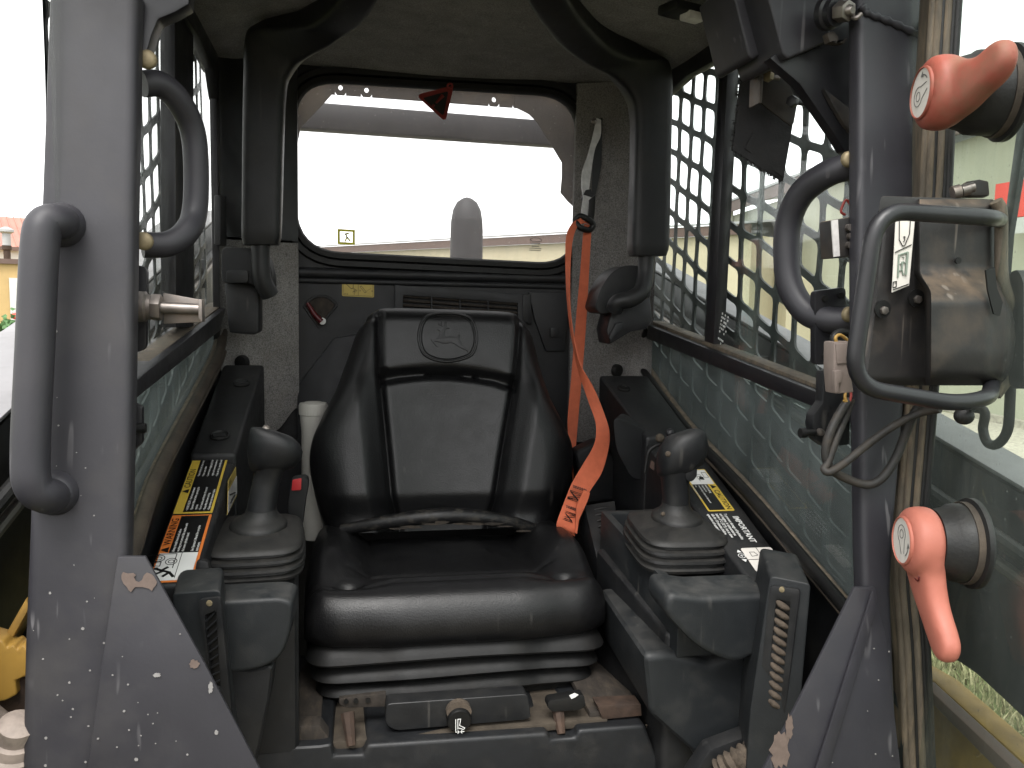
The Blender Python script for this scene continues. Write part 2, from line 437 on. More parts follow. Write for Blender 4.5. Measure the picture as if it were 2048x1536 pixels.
M['wipercase'] = mat('dusty_black_casing', (0.038, 0.036, 0.036), 0.5, updust=0.95, ucol=(0.34, 0.24, 0.155), scratch=0.5, scol=(0.22, 0.19, 0.16), var=0.25, vscale=6, bump=0.08, bscale=200, dust=0.55, dcol=(0.17, 0.125, 0.085), dscale=3, dlo=0.48, dhi=0.75)
M['cable'] = mat('dusty_cable', (0.030, 0.028, 0.026), 0.6, var=0.3, vscale=20, dust=0.5, dcol=(0.09, 0.072, 0.055), dscale=18, dlo=0.45, dhi=0.6)
M['conn'] = mat('taupe_connector', (0.32, 0.26, 0.23), 0.55, var=0.1, vscale=20)
M['wire_y'] = mat('yellow_wire', (0.55, 0.33, 0.08), 0.5)
M['wire_r'] = mat('red_wire', (0.4, 0.05, 0.04), 0.5)
M['fabric'] = mat('black_cloth', (0.022, 0.021, 0.022), 0.75, var=0.25, vscale=16, bump=0.5, bscale=300, dust=0.35, dcol=(0.07, 0.062, 0.055), dscale=12)
M['guard'] = mat('green_black_guard_paint', (0.028, 0.036, 0.036), 0.42, var=0.25, vscale=12, dust=0.5, dcol=(0.09, 0.10, 0.095), dscale=10)
M['chip'] = mat('bare_primer_chip', (0.19, 0.14, 0.115), 0.7, var=0.15, vscale=40)
M['seed'] = mat('dusty_louvre', (0.13, 0.10, 0.074), 0.9, var=0.3, vscale=40, bump=0.5, bscale=200)
M['armw'] = mat('pale_glare_arm_top', (0.40, 0.39, 0.40), 0.45, var=0.12, vscale=3, dust=0.3, dcol=(0.30, 0.29, 0.28))  # sky glare on the left arm top put into a pale colour
M['armg'] = mat('grey_glare_arm_top', (0.20, 0.195, 0.20), 0.5, var=0.15, vscale=3, dust=0.3, dcol=(0.15, 0.14, 0.135))  # the same glare on the right arm top, painted greyer
M['armb'] = mat('shade_black_arm_side', (0.014, 0.014, 0.015), 0.5, var=0.3, vscale=4, dust=0.35, dcol=(0.07, 0.06, 0.05), dscale=3)  # shadow on the arm side put into a near-black colour
M['jdyellow'] = mat('machine_yellow', (0.72, 0.42, 0.085), 0.45, var=0.12, vscale=6, dust=0.6, dcol=(0.20, 0.12, 0.06), dscale=4)
M['guardrust'] = mat('dusty_rear_guard', (0.075, 0.058, 0.045), 0.6, var=0.25, vscale=6, dust=0.5, dcol=(0.24, 0.17, 0.09), dscale=3)
M['stack'] = mat('sooty_exhaust', (0.022, 0.021, 0.024), 0.6, var=0.2, vscale=5)
M['beam'] = mat('grey_cross_beam', (0.040, 0.038, 0.044), 0.5, var=0.15, vscale=5)
M['rust'] = mat('rusty_casting', (0.075, 0.045, 0.03), 0.8, var=0.5, vscale=14, bump=0.5, bscale=60, dust=0.6, dcol=(0.05, 0.035, 0.03), dscale=10)
M['pane'] = glass('side_window_glass', (0.93, 0.96, 0.95), dirt=0.018, streak=(9, 9, 1.6), dscale=1.8, dots=0.10, base=0.006, dcol=(0.40, 0.43, 0.40))
M['pane_left'] = glass('left_window_glass', (0.97, 0.98, 0.97), dirt=0.008, streak=(9, 9, 1.6), dscale=1.8, dots=0.06, base=0.0, dcol=(0.40, 0.43, 0.40), ior=1.14)
M['pane_low'] = glass('lower_window_glass', (0.80, 0.86, 0.83), dirt=0.055, streak=(7, 7, 1.6), dscale=2.0, dots=0.36, base=0.12, dcol=(0.43, 0.47, 0.475))
M['pane_rear'] = glass('rear_window_glass', (0.95, 0.95, 0.95), dirt=0.03, streak=(22, 1, 2.2), dscale=2.0, dots=0.4, base=0.10, dcol=(0.60, 0.56, 0.55))
M['pane_door'] = glass('door_glass', (0.86, 0.91, 0.88), dirt=0.022, streak=(4, 4, 1), dscale=2.2, dots=0.3, base=0.035, dcol=(0.38, 0.41, 0.39))

def translucent(name, col):
    m = bpy.data.materials.new(name); m.use_nodes = True
    N, L = m.node_tree.nodes, m.node_tree.links; N.clear()
    out = N.new("ShaderNodeOutputMaterial"); a = N.new("ShaderNodeBsdfTranslucent"); b = N.new("ShaderNodeBsdfDiffuse"); x = N.new("ShaderNodeMixShader")
    a.inputs[0].default_value = (*col, 1); b.inputs[0].default_value = (*col, 1); x.inputs[0].default_value = .3
    L.new(a.outputs[0], x.inputs[1]); L.new(b.outputs[0], x.inputs[2]); L.new(x.outputs[0], out.inputs[0])
    return m
M['film'] = translucent('yellow_green_film', (0.62, 0.60, 0.16))
M['greyfilm'] = translucent('grey_film', (0.20, 0.20, 0.20))

# ================================================================== OUTDOORS
KS, KA = 1.0, 1.15
M['grass_ground'] = mat('lawn_ground', (0.085, 0.095, 0.040), 0.95, var=0.35, vscale=2.5, bump=0.6, bscale=40, dust=0.7, dcol=(0.21, 0.175, 0.095), dscale=1.2, spec=0.1)
M['gravel'] = mat('pale_gravel', (0.34, 0.31, 0.26), 0.95, var=0.35, vscale=18, bump=1.0, bscale=30, dust=0.5, dcol=(0.18, 0.16, 0.13), dscale=9, spec=0.1)
M['blade'] = mat('grass_blades', (0.115, 0.118, 0.052), 0.8, var=0.4, vscale=9.0, dust=0.9, dcol=(0.30, 0.265, 0.16), dscale=6, dlo=0.38, dhi=0.62, spec=0.2)
M['siding_y'] = mat('ochre_siding', (0.36, 0.25, 0.11), 0.6, var=0.08, vscale=1.5)
M['siding_t'] = mat('tan_siding', (0.36, 0.32, 0.22), 0.6, var=0.08, vscale=1.5)
M['siding_c'] = mat('cream_siding', (0.34, 0.34, 0.26), 0.6, var=0.06, vscale=1.2)
M['trim_b'] = mat('brown_trim', (0.085, 0.055, 0.045), 0.6, var=0.1, vscale=2)
M['roof_r'] = mat('red_metal_roof', (0.27, 0.115, 0.085), 0.55, var=0.1, vscale=1)
M['roof_g'] = mat('grey_metal_roof', (0.25, 0.25, 0.25), 0.5, var=0.1, vscale=1)
M['sign_red'] = mat('red_sign_paint', (0.55, 0.05, 0.035), 0.5, var=0.05)
M['wallwhite'] = mat('white_wall_paint', (0.42, 0.42, 0.40), 0.6, var=0.05)
M['leaf'] = mat('bush_leaves', (0.05, 0.11, 0.035), 0.7, var=0.4, vscale=4)

g = MB()
S = 350
n = 24
rows = [[V((lerp(-S, S, i / n), lerp(-S, S, j / n), 0.0)) for i in range(n + 1)] for j in range(n + 1)]
g.grid(rows)
tag(g.build('ground', M['grass_ground'], recalc=False), kind='structure')
g = MB()
g.add([V((4.6, 2.0, 0.006)), V((8.6, 2.0, 0.006)), V((10.2, 24, 0.006)), V((6.4, 24, 0.006))], [(0, 1, 2, 3)])
tag(g.build('gravel_path', M['gravel'], recalc=False), kind='structure')

g = MB()
g.add([V((-9, -14, 0.004)), V((9, -14, 0.004)), V((4.5, 0.3, 0.004)), V((-4.5, 0.3, 0.004))], [(0, 1, 2, 3)])
M['yard'] = mat('dark_bounce_yard', (0.10, 0.09, 0.07), 0.95, var=0.3, vscale=3, bump=0.6, bscale=30, spec=0.1)
tag(g.build('bounce_yard_patch', M['yard'], recalc=False), kind='structure')  # unseen ground patch added to temper green bounce, kept dark to cut fill
M['siding_s'] = mat('brown_shed_siding', (0.16, 0.125, 0.08), 0.6, var=0.08, vscale=1.5)  # darkened so the added shed throws back less fill light

def blades(name, area, count, label, seed):
    r = random.Random(seed); vs, fs = [], []
    (x0, x1), (y0, y1) = area
    for k in range(count):
        x, y = r.uniform(x0, x1), r.uniform(y0, y1)
        if 4.55 < x - 0.07 * (y - 2) < 8.65 and r.random() < 0.97: continue
        h = r.uniform(0.03, 0.085); a = r.uniform(0, 6.28); w = r.uniform(0.003, 0.006)
        lean = r.uniform(0.2, 0.9) * h; b = r.uniform(0, 6.28)
        dx, dy = math.cos(a) * w, math.sin(a) * w
        i = len(vs)
        mx, my = x + math.cos(b) * lean * 0.35, y + math.sin(b) * lean * 0.35
        vs += [(x - dx, y - dy, 0), (x + dx, y + dy, 0), (mx - dx * .7, my - dy * .7, h * .6), (mx + dx * .7, my + dy * .7, h * .6), (x + math.cos(b) * lean, y + math.sin(b) * lean, h)]
        fs += [(i, i + 1, i + 3, i + 2), (i + 2, i + 3, i + 4)]
    me = bpy.data.meshes.new(name); me.from_pydata(vs, [], fs)
    o = link(name, me, M['blade'])
    tag(o, label, 'grass', kind='stuff')
blades('grass', ((1.0, 5.2), (0.4, 6.5)), 60000, 'short dry green grass seen under the loader arm through the door glass', 1)
blades('grass', ((-4.5, -1.1), (2.6, 7.5)), 26000, 'short dry grass beside the machine at far left', 2)

def panel_wall(root, A, B, z0, z1, n, m, out, nm='panel'):
    """vertical ribbed sheets side by side, each a part; every sheet has a raised rib on its seam"""
    A, B = V((*A, 0)), V((*B, 0)); d = (B - A); L = d.length; d /= L
    o = V((out[0], out[1], 0)).normalized(); w = L / n
    mb = MB()
    prof = [(0, 0), (0.0, 0.03), (0.03, 0.035), (0.06, 0.005), (w * .48, 0.004), (w * .5, 0.018), (w * .54, 0.018), (w * .56, 0.004), (w - 0.012, 0.004), (w - 0.012, 0.0)]
    poly = [A + d * u + o * v + V((0, 0, z0)) for u, v in prof]
    mb.prism(poly, V((0, 0, z1 - z0)))
    first = mb.build(nm, m, root)
    for k in range(1, n):
        c = first.copy(); COL.objects.link(c); c.parent = root; c.location = d * (w * k)
    return d, o, L

# --- tan building far behind the rear window
A, B = (-9.0, 41.5), (8.6, 17.0)
t = thing('metal_building', 'long tan metal building seen low through the rear window', 'building', (*A, 0))
d, o, L = panel_wall(t, A, B, 0, 3.25, 33, M['siding_t'], (-0.81, -0.58))
a3 = V((*A, 0)); b3 = V((*B, 0))
MB().prism([a3 + o * 0.10 + V((0, 0, 3.2)), b3 + o * 0.10 + V((0, 0, 3.2)), b3 + o * 0.10 + V((0, 0, 3.42)), a3 + o * 0.10 + V((0, 0, 3.42))], -o * 0.09).build('fascia', M['trim_b'], t)
MB().prism([a3 + o * 0.13 + V((0, 0, 3.43)), b3 + o * 0.13 + V((0, 0, 3.43)), b3 - o * 5 + V((0, 0, 4.0)), a3 - o * 5 + V((0, 0, 4.0))], V((0, 0, 0.05))).build('roof', M['roof_g'], t)
MB().prism([a3 - o * .02, b3 - o * .02, b3 - o * 9.8, a3 - o * 9.8], V((0, 0, 3.2))).build('wall', M['siding_t'], t)

# --- long brown shed across the yard, behind the viewer (unseen; added to hold back low sky light, hinted at by window reflections)
A, B = (-26.0, -30.0), (26.0, -32.0)
t = thing('sky_block_shed', 'long brown shed across the yard behind the viewer, added to block low sky light', 'shed', (*A, 0))
d, o, L = panel_wall(t, A, B, 0, 4.9, 42, M['siding_s'], (0.05, 1))
a3 = V((*A, 0)); b3 = V((*B, 0))
MB().prism([a3 + o * 0.10 + V((0, 0, 4.85)), b3 + o * 0.10 + V((0, 0, 4.85)), b3 + o * 0.10 + V((0, 0, 5.1)), a3 + o * 0.10 + V((0, 0, 5.1))], -o * 0.09).build('fascia', M['trim_b'], t)
MB().prism([a3 + o * 0.3 + V((0, 0, 5.12)), b3 + o * 0.3 + V((0, 0, 5.12)), b3 - o * 7 + V((0, 0, 7.2)), a3 - o * 7 + V((0, 0, 7.2))], V((0, 0, 0.06))).build('roof', M['roof_g'], t)
MB().prism([a3 - o * .02, b3 - o * .02, b3 - o * 12, a3 - o * 12], V((0, 0, 4.85))).build('wall', M['siding_s'], t)
MB().prism([a3 + d * 15 + o * .06, a3 + d * 20 + o * .06, a3 + d * 20 + o * .06 + V((0, 0, 3.6)), a3 + d * 15 + o * .06 + V((0, 0, 3.6))], -o * .04).build('door', M['trim_b'], t)

# --- cream building on the right
A, B = (11.2, 24.0), (8.6, 5.5)
t = thing('metal_building', 'cream metal building standing close on the right beyond the mesh window', 'building', (*A, 0))
d, o, L = panel_wall(t, A, B, 0.12, 4.45, 20, M['siding_c'], (-0.99, 0.14))
a3 = V((*A, 0)); b3 = V((*B, 0))
MB().prism([a3 + o * 0.08, b3 + o * 0.08, b3 + o * .08 + V((0, 0, .11)), a3 + o * .08 + V((0, 0, .11))], -o * 0.2).build('plinth', M['gravel'], t)
MB().prism([a3 + o * 0.30 + V((0, 0, 4.32)), b3 + o * 0.30 + V((0, 0, 4.32)), b3 + o * 0.30 + V((0, 0, 4.60)), a3 + o * 0.30 + V((0, 0, 4.60))], -o * 0.05).build('fascia', M['trim_b'], t)
MB().prism([a3 + o * 0.33 + V((0, 0, 4.61)), b3 + o * 0.33 + V((0, 0, 4.61)), b3 - o * 4 + V((0, 0, 5.3)), a3 - o * 4 + V((0, 0, 5.3))], V((0, 0, 0.06))).build('roof', M['roof_g'], t)
MB().prism([a3 - o * .02, b3 - o * .02, b3 - o * 7.8, a3 - o * 7.8], V((0, 0, 4.3))).build('wall', M['siding_c'], t)
# gabled lean-to in front of its far end
q0 = a3 + d * 2.0 + o * 0.1; 
gp = [q0, q0 + d * 5.2, q0 + d * 5.2 + V((0, 0, 2.25)), q0 + d * 2.6 + V((0, 0, 2.95)), q0 + V((0, 0, 2.25))]
MB().prism(gp, o * 0.6).build('annex_wall', M['siding_t'], t)
for s0, s1 in ((-.25, 2.6), (5.45, 2.6)):
    p0 = q0 + d * s0 + o * 0.62 + V((0, 0, 2.20)); p1 = q0 + d * s1 + o * 0.62 + V((0, 0, 2.97))
    MB().prism([p0, p1, p1 + V((0, 0, .2)), p0 + V((0, 0, .2))], o * 0.06).build('barge_board', M['trim_b'], t)
# red and white sign on that wall
t = thing('wall_sign', 'red sign with white strip on the cream building behind the door glass', 'sign', (8.9, 9.0, 1.2))
c0 = W(1986, 440, x=8.85); c1 = W(2085, 352, x=8.85)
MB().prism([V((8.85, c0.y, c0.z)), V((8.85, c1.y, c0.z)), V((8.85, c1.y, c1.z)), V((8.85, c0.y, c1.z))], V((0.05, 0, 0))).build('board', M['sign_red'], t)
MB().prism([V((8.85, c0.y, c0.z - .22)), V((8.85, c1.y, c0.z - .22)), V((8.85, c1.y, c0.z - .01)), V((8.85, c0.y, c0.z - .01))], V((0.05, 0, 0))).build('strip', M['wallwhite'], t)

# --- ochre building with red roof on the left
A, B = (-22.0, 44.0), (-12.0, 48.5)
t = thing('farm_building', 'ochre plank building with brown fascia and red metal roof at far left', 'building', (*A, 0))
d, o, L = panel_wall(t, A, B, 0, 3.10, 36, M['siding_y'], (0.41, -0.91), 'plank')
a3 = V((*A, 0)); b3 = V((*B, 0))
MB().prism([a3 + o * 0.2 + V((0, 0, 3.05)), b3 + o * 0.2 + V((0, 0, 3.05)), b3 + o * 0.2 + V((0, 0, 3.30)), a3 + o * 0.2 + V((0, 0, 3.30))], -o * 0.15).build('fascia', M['trim_b'], t)
MB().prism([a3 - o * .02, b3 - o * .02, b3 - o * 3.4, a3 - o * 3.4], V((0, 0, 3.2))).build('wall', M['siding_y'], t)
MB().prism([a3 - o * 3.5, b3 - o * 3.5, b3 - o * 12, a3 - o * 12], V((0, 0, 4.0))).build('upper_wall', M['wallwhite'], t)
rf = MB().prism([a3 - o * 3.1 + V((0, 0, 3.95)), b3 - o * 3.1 + V((0, 0, 3.95)), b3 - o * 9.5 + V((0, 0, 6.05)), a3 - o * 9.5 + V((0, 0, 6.05))], V((0, 0, 0.08))).build('roof', M['roof_r'], t)
for k in range(30):
    p = a3 + d * (0.2 + L * k / 30)
    MB().prism([p - o * 3.08 + V((0, 0, 4.04)), p + d * .05 - o * 3.08 + V((0, 0, 4.04)), p + d * .05 - o * 9.5 + V((0, 0, 6.14)), p - o * 9.5 + V((0, 0, 6.14))], V((0, 0, 0.06))).build('seam', M['roof_r'], rf)
MB().prism([a3 - o * 3.06 + V((0, 0, 3.86)), b3 - o * 3.06 + V((0, 0, 3.86)), b3 - o * 3.06 + V((0, 0, 4.06)), a3 - o * 3.06 + V((0, 0, 4.06))], -o * 0.05).build('gutter', M['trim_b'], t)
vp = W(14, 505, y=47.0)
pipe = MB().lathe([(0.16, -1.2), (0.16, 0.1), (0.22, 0.15), (0.22, 0.35)], vp, (0, 0, 1)).build('flue', M['rust'], t)
MB().lathe([(0.20, .36), (0.20, 0.95), (0.36, 1.05), (0.36, 1.16), (0.1, 1.3)], vp, (0, 0, 1)).build('cowl', M['roof_g'], pipe)
dp0, dp1 = W(17, 568, y=46.6), W(75, 660, y=46.6)
dA = a3 + d * ((dp0 - a3).dot(d)); dB = a3 + d * ((dp1 - a3).dot(d))
MB().prism([dA + o * 0.06, dB + o * 0.06, dB + o * 0.06 + V((0, 0, 2.35)), dA + o * 0.06 + V((0, 0, 2.35))], -o * 0.04).build('door', M['wallwhite'], t)

# motorbike, board and bush in front of it
bp = W(30, 652, y=30.0); bp.z = 0
t = thing('motorbike', 'small motorbike with red tank parked at far left', 'motorbike', bp)
dx = V((0.95, 0.3, 0)).normalized()
for s_ in (-.62, .62):
    MB().tube([bp + dx * s_ + V((0, 0, .31)) + dx * (.28 * math.cos(k * .3142)) + V((0, 0, .28 * math.sin(k * .3142))) for k in range(20)], .045, 8, closed=True).build('wheel', M['rubber'], t)
MB().tube([bp + dx * -.62 + V((0, 0, .31)), bp + dx * -.2 + V((0, 0, .62)), bp + dx * .4 + V((0, 0, .72)), bp + dx * .62 + V((0, 0, .31))], .04, 8).build('frame', M['steel'], t)
MB().sphere(bp + dx * .12 + V((0, 0, .84)), (.26, .14, .13)).build('tank', M['sign_red'], t)
MB().tube([bp + dx * .38 + V((-.1, .36, 1.02)), bp + dx * .46 + V((0, 0, .98)), bp + dx * .38 + V((.1, -.36, 1.02))], .02, 8).build('handlebar', M['steel'], t)
MB().sphere(bp + dx * .58 + V((0, 0, .86)), .11).build('headlight', M['offwhite'], t)
sp = W(10, 672, y=21.0); sp.z = 0
bx = fillet([V((-.26, 0, 0)), V((.26, 0, 0)), V((.26, 0, .72)), V((-.26, 0, .72))], [0, 0, .24, .24], 8, True)
MBs = MB().prism([sp + q for q in bx], V((0, .12, 0))).build('upright_slab', M['offwhite'])
tag(MBs, 'pale round-topped slab standing on the grass at far left', 'slab')
bb = W(3, 645, y=27.0); bb.z = 0
r = random.Random(3); mb = MB()
for k in range(420):
    p = V((r.gauss(0, .42), r.gauss(0, .35), abs(r.gauss(.45, .25)))); q = V((r.uniform(-1, 1), r.uniform(-1, 1), r.uniform(-.3, 1))).normalized() * .12; s_ = q.orthogonal() * .5
    mb.add([bb + p - s_, bb + p + q, bb + p + s_, bb + p - q * .4], [(0, 1, 2, 3)])
t = thing('bush', 'low green bush beside the motorbike at far left', 'bush', bb)
mb.build('crown', M['leaf'], t, recalc=False)
MB().tube([bb, bb + V((0, 0, .4))], [.04, .02], 8).build('stem', M['trim_b'], t)

# ================================================================== LOADER ARMS, REAR OF THE MACHINE
mach = thing('loader_machine', 'yellow and black loader machine carrying the cab, with arms beside the windows', 'loader', (.19, 1.5, .45))
def zarm(y): return 1.40 + 0.24 * (y - 0.85)
def arm(x0, x1, label):
    prof = [(-.35, .72), (.05, 1.12), (.40, zarm(.40)), (2.9, zarm(2.9)), (3.05, zarm(3.05) - .05), (3.0, 1.20), (1.6, 1.15), (1.2, 1.165), (.9, 1.147), (.55, zarm(.55) - .265), (.25, zarm(.25) - .30), (-.15, .50)]
    pr = [V((x0, y, z)) for y, z in prof]
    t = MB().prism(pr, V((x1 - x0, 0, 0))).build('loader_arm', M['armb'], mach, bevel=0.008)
    t['label'] = label
    tp = [V((x0 + .0, y, zarm(y) + .003)) for y in (.42, 2.9)]
    MB().prism([tp[0], tp[0] + V((x1 - x0, 0, 0)), tp[1] + V((x1 - x0, 0, 0)), tp[1]], V((0, 0, 0.006))).build('top_glare_plate', M['armg'] if x0 > 0 else M['armw'], t, bevel=0.002)  # thin plate carrying the painted sky glare of the arm top
    xi = x0 if abs(x0 - .19) < abs(x1 - .19) else x1
    s_ = -1 if xi == x0 else 1
    hp = [V((xi + s_ * .028, y, zarm(y) - .055)) for y in (.5, 1.2, 2.0, 2.8)]
    MB().tube(catmull(hp), .010, 10).build('hydraulic_line', M['rubber'], t)
    hp = [V((xi + s_ * .026, y, zarm(y) - .085)) for y in (.5, 1.2, 2.0, 2.8)]
    MB().tube(catmull(hp), .008, 10).build('hydraulic_line', M['steel'], t)
    for y in (.75, 1.5, 2.3):
        MB().box((xi + s_ * .02, y, zarm(y) - .07), (.05, .03, .075)).build('clamp', M['paint_dark'], t, bevel=.004)
arm(.80, .872, 'right loader arm with glare-pale top and shade-black side beyond the mesh window')
arm(-.557, -.42, 'left loader arm with glare-bright top behind the left cab pillar')

b0 = W(932, 560, y=2.7)
rr = .053
MB().lathe([(rr * .98, -.5), (rr, 0), (rr, .16), (rr * .97, .19), (rr * .86, .225), (rr * .62, .25), (rr * .3, .262), (.004, .266)], b0, (0, 0, 1), 28).build('exhaust_stack', M['stack'], mach, angle=60)
t = bpy.data.objects['exhaust_stack']
MB().lathe([(rr + .012, -.5), (rr + .012, -.42), (rr + .004, -.41)], b0, (0, 0, 1), 28).build('collar', M['paint_dark'], t)
t = mach
MB().prism(fillet([V((-.30, 2.05, 1.0)), V((.68, 2.05, 1.0)), V((.68, 2.05, 1.60)), V((-.30, 2.05, 1.60))], .05, 4, True), V((0, 1.2, 0))).build('engine_hood', M['paint_dark'], t, bevel=.02)
MB().box((.19, 2.6, .8), (.9, 1.1, .38)).build('rear_body', M['jdyellow'], t, bevel=.01)

t = mach
YG = 1.97
top = [(560, 120), (1200, 160)]
def G(px, py, y=YG): return W(px, py, y=y)
# top rail, with four drilled holes
holes = [(681, 175), (733, 180), (988, 199), (1036, 203)]
def rail(mb, px0, px1):
    f = lambda px, k: lerp(150, 178, (px - 600) / 500) if k else lerp(188, 216, (px - 660) / 380)
    q = [G(px0, f(px0, 0)), G(px1, f(px1, 0)), G(px1, f(px1, 1)), G(px0, f(px0, 1))]
    return q
mb = MB()
xs = [540] + [v for h in holes for v in (h[0] - 11, h[0] + 11)] + [1220]
for i in range(len(xs) - 1):
    q = rail(mb, xs[i], xs[i + 1])
    hole = [h for h in holes if xs[i] < h[0] < xs[i + 1] and xs[i + 1] - xs[i] < 30]
    if hole:
        hx, hy = hole[0]; N_ = 16; inner, outer = [], []
        c = G(hx, hy)
        for k in range(N_):
            a = 2 * math.pi * (k + .5) / N_
            inner.append(c + V((math.cos(a) * .0050, 0, math.sin(a) * .0060)))
            s_ = max(abs(math.cos(a)), abs(math.sin(a)))
            uu, vv = math.cos(a) / s_ * .5 + .5, math.sin(a) / s_ * .5 + .5
            outer.append(lerp(lerp(q[0], q[1], uu), lerp(q[3], q[2], uu), vv))
        mb.ring_plate(outer, inner, V((0, .006, 0)))
    else:
        mb.prism(q, V((0, .006, 0)))
mb.build('guard_top_rail', M['guardrust'], t)
# right side plate with its cut-out edge
e = [(1030, 214), (1058, 228), (1075, 245), (1100, 285), (1124, 325), (1124, 352), (1121, 385), (1135, 402), (1160, 425), (1230, 425), (1230, 180), (1030, 176)]
MB().prism([G(*p, y=YG - .004) for p in e], V((0, .003, 0))).build('guard_side_plate', M['guardrust'], t)
e = [(664, 188), (650, 204), (601, 256), (593, 297), (585, 330), (540, 330), (540, 150), (664, 156)]
MB().prism([G(*p, y=YG - .004) for p in e], V((0, .003, 0))).build('guard_side_plate', M['guardrust'], t)
e = [(600, 201), (1090, 240), (1170, 294), (560, 252)]
MB().prism([G(*p, y=2.06) for p in e], V((0, .05, 0))).build('cross_beam', M['beam'], t, bevel=.006)

# left front corner of the chassis: yellow edge, castings, couplers
q = [W(-60, 1390, y=.95), W(52, 1196, y=.95), W(60, 1216, y=.95), W(-60, 1425, y=.95)]
MB().prism(q, V((0, .06, 0))).build('edge_plate', M['jdyellow'], mach, bevel=.003)
MB().prism([W(*p, y=1.0) for p in [(-80, 1430), (60, 1210), (80, 1600), (-80, 1600)]], V((0, .02, 0))).build('chassis_plate', M['armb'], mach)
cs = MB().prism([W(*p, y=.93) for p in [(-40, 1270), (6, 1282), (14, 1296), (26, 1290), (34, 1300), (44, 1290), (60, 1300), (60, 1350), (30, 1362), (34, 1390), (10, 1402), (-40, 1410)]], V((0, .03, 0))).build('yellow_casting', M['jdyellow'], mach, bevel=.006, seg=3)
MB().prism([W(*p, y=.94) for p in [(-40, 1380), (60, 1352), (60, 1420), (20, 1450), (-40, 1440)]], V((0, .03, 0))).build('rusty_casting', M['rust'], mach, bevel=.006, seg=3)
M['coupler'] = mat('dusty_coupler', (0.20, 0.165, 0.14), 0.6, var=0.3, vscale=30, dust=0.6, dcol=(0.06, 0.05, 0.045), dscale=40)
c = W(28, 1500, y=.86)
cp = MB().lathe([(.024, -.06), (.024, -.012), (.028, -.010), (.028, .006), (.024, .008), (.022, .018), (.018, .020), (.018, .036), (.010, .040)], c, (.3, -.35, 1), 24).build('hydraulic_coupler', M['coupler'], mach, angle=40)
MB().lathe([(.0255, -.030), (.0255, -.018)], c, (.3, -.35, 1), 6).build('coupler_nut', M['coupler'], cp, bevel=.001)
MB().tube(catmull([c + V((-.01, .01, -.05)), c + V((-.03, .02, -.09)), c + V((-.06, .03, -.18))]), .018, 12).build('hose', M['rubber'], cp)
c2 = W(-8, 1470, y=.90)
cp2 = MB().lathe([(.022, -.06), (.022, .03), (.012, .034), (.012, .05)], c2, (-.6, -.2, .8), 20).build('hydraulic_coupler', M['coupler'], mach, angle=40)
MB().tube(catmull([c2, W(-10, 1540, y=.90), W(0, 1620, y=.90)]), .018, 12).build('hose', M['rust'], cp2)
# right front corner: yellow side panel seen through the door glass
q = [V((.82, 1.25, .42)), V((.82, .30, .42)), W(2105, 1575, x=.82), W(1868, 1362, x=.82), V((.82, 1.25, 1.08))]
sp_ = MB().prism(q, V((.04, 0, 0))).build('side_panel', M['jdyellow'], mach, bevel=.006)
q = [W(2110, 1585, x=.815), W(1868, 1362, x=.815), W(1868, 1385, x=.815), W(2110, 1625, x=.815)]
MB().prism(q, V((-.02, 0, 0))).build('edge_strip', M['trim_b'], sp_, bevel=.003)

# ================================================================== CAB SHELL
XL, XR, YB = -0.262, 0.642, 1.84
ZC = 2.105
FN = V((0, 1, -0.12)).normalized()
def FP(px, py, off=0.0):
    return WP(px, py, V((0, .89 + off, 1.62)), FN)
cab = thing('loader_cab', 'charcoal steel loader cab with open doorway, foam lining and mesh side windows', 'cab', (.19, 1.3, .6))

def pillar(poly, depth, m, bevel):
    return MB().prism([FP(*p) for p in poly], V((0, depth, 0))).build('pillar', m, cab, bevel=bevel, seg=4)
pl = pillar([(96, -30), (276, -30), (268, 400), (262, 800), (254, 1110), (254, 1580), (40, 1580), (46, 1300), (55, 1080), (76, 500)], .032, M['paint_speck'], .011)
pl['label'] = 'broad grey left door pillar with white paint chips'
pr = pillar([(1718, -30), (1860, -30), (1845, 200), (1836, 400), (1812, 800), (1792, 1040), (1784, 1180), (1800, 1580), (1742, 1580), (1726, 1100), (1719, 600)], .026, M['paint'], .009)
gl_ = MB().prism([FP(*p, off=-.004) for p in [(238, 1110), (293, 1110), (410, 1322), (545, 1580), (172, 1580), (205, 1330)]], V((0, -.005, 0))).build('gusset_plate', M['paint_speck'], cab, bevel=.0015)
gr_ = MB().prism([FP(*p, off=-.004) for p in [(1705, 1172), (1746, 1172), (1752, 1215), (1765, 1260), (1802, 1580), (1500, 1580), (1600, 1385)]], V((0, -.005, 0))).build('gusset_plate', M['paint'], cab, bevel=.0015)
# folded lip of the right gusset
MB().prism([FP(*p, off=-.0125) for p in [(1743, 1180), (1750, 1215), (1640, 1580), (1615, 1580)]], V((0, -.003, 0))).build('fold', M['paint'], gr_, bevel=.001)
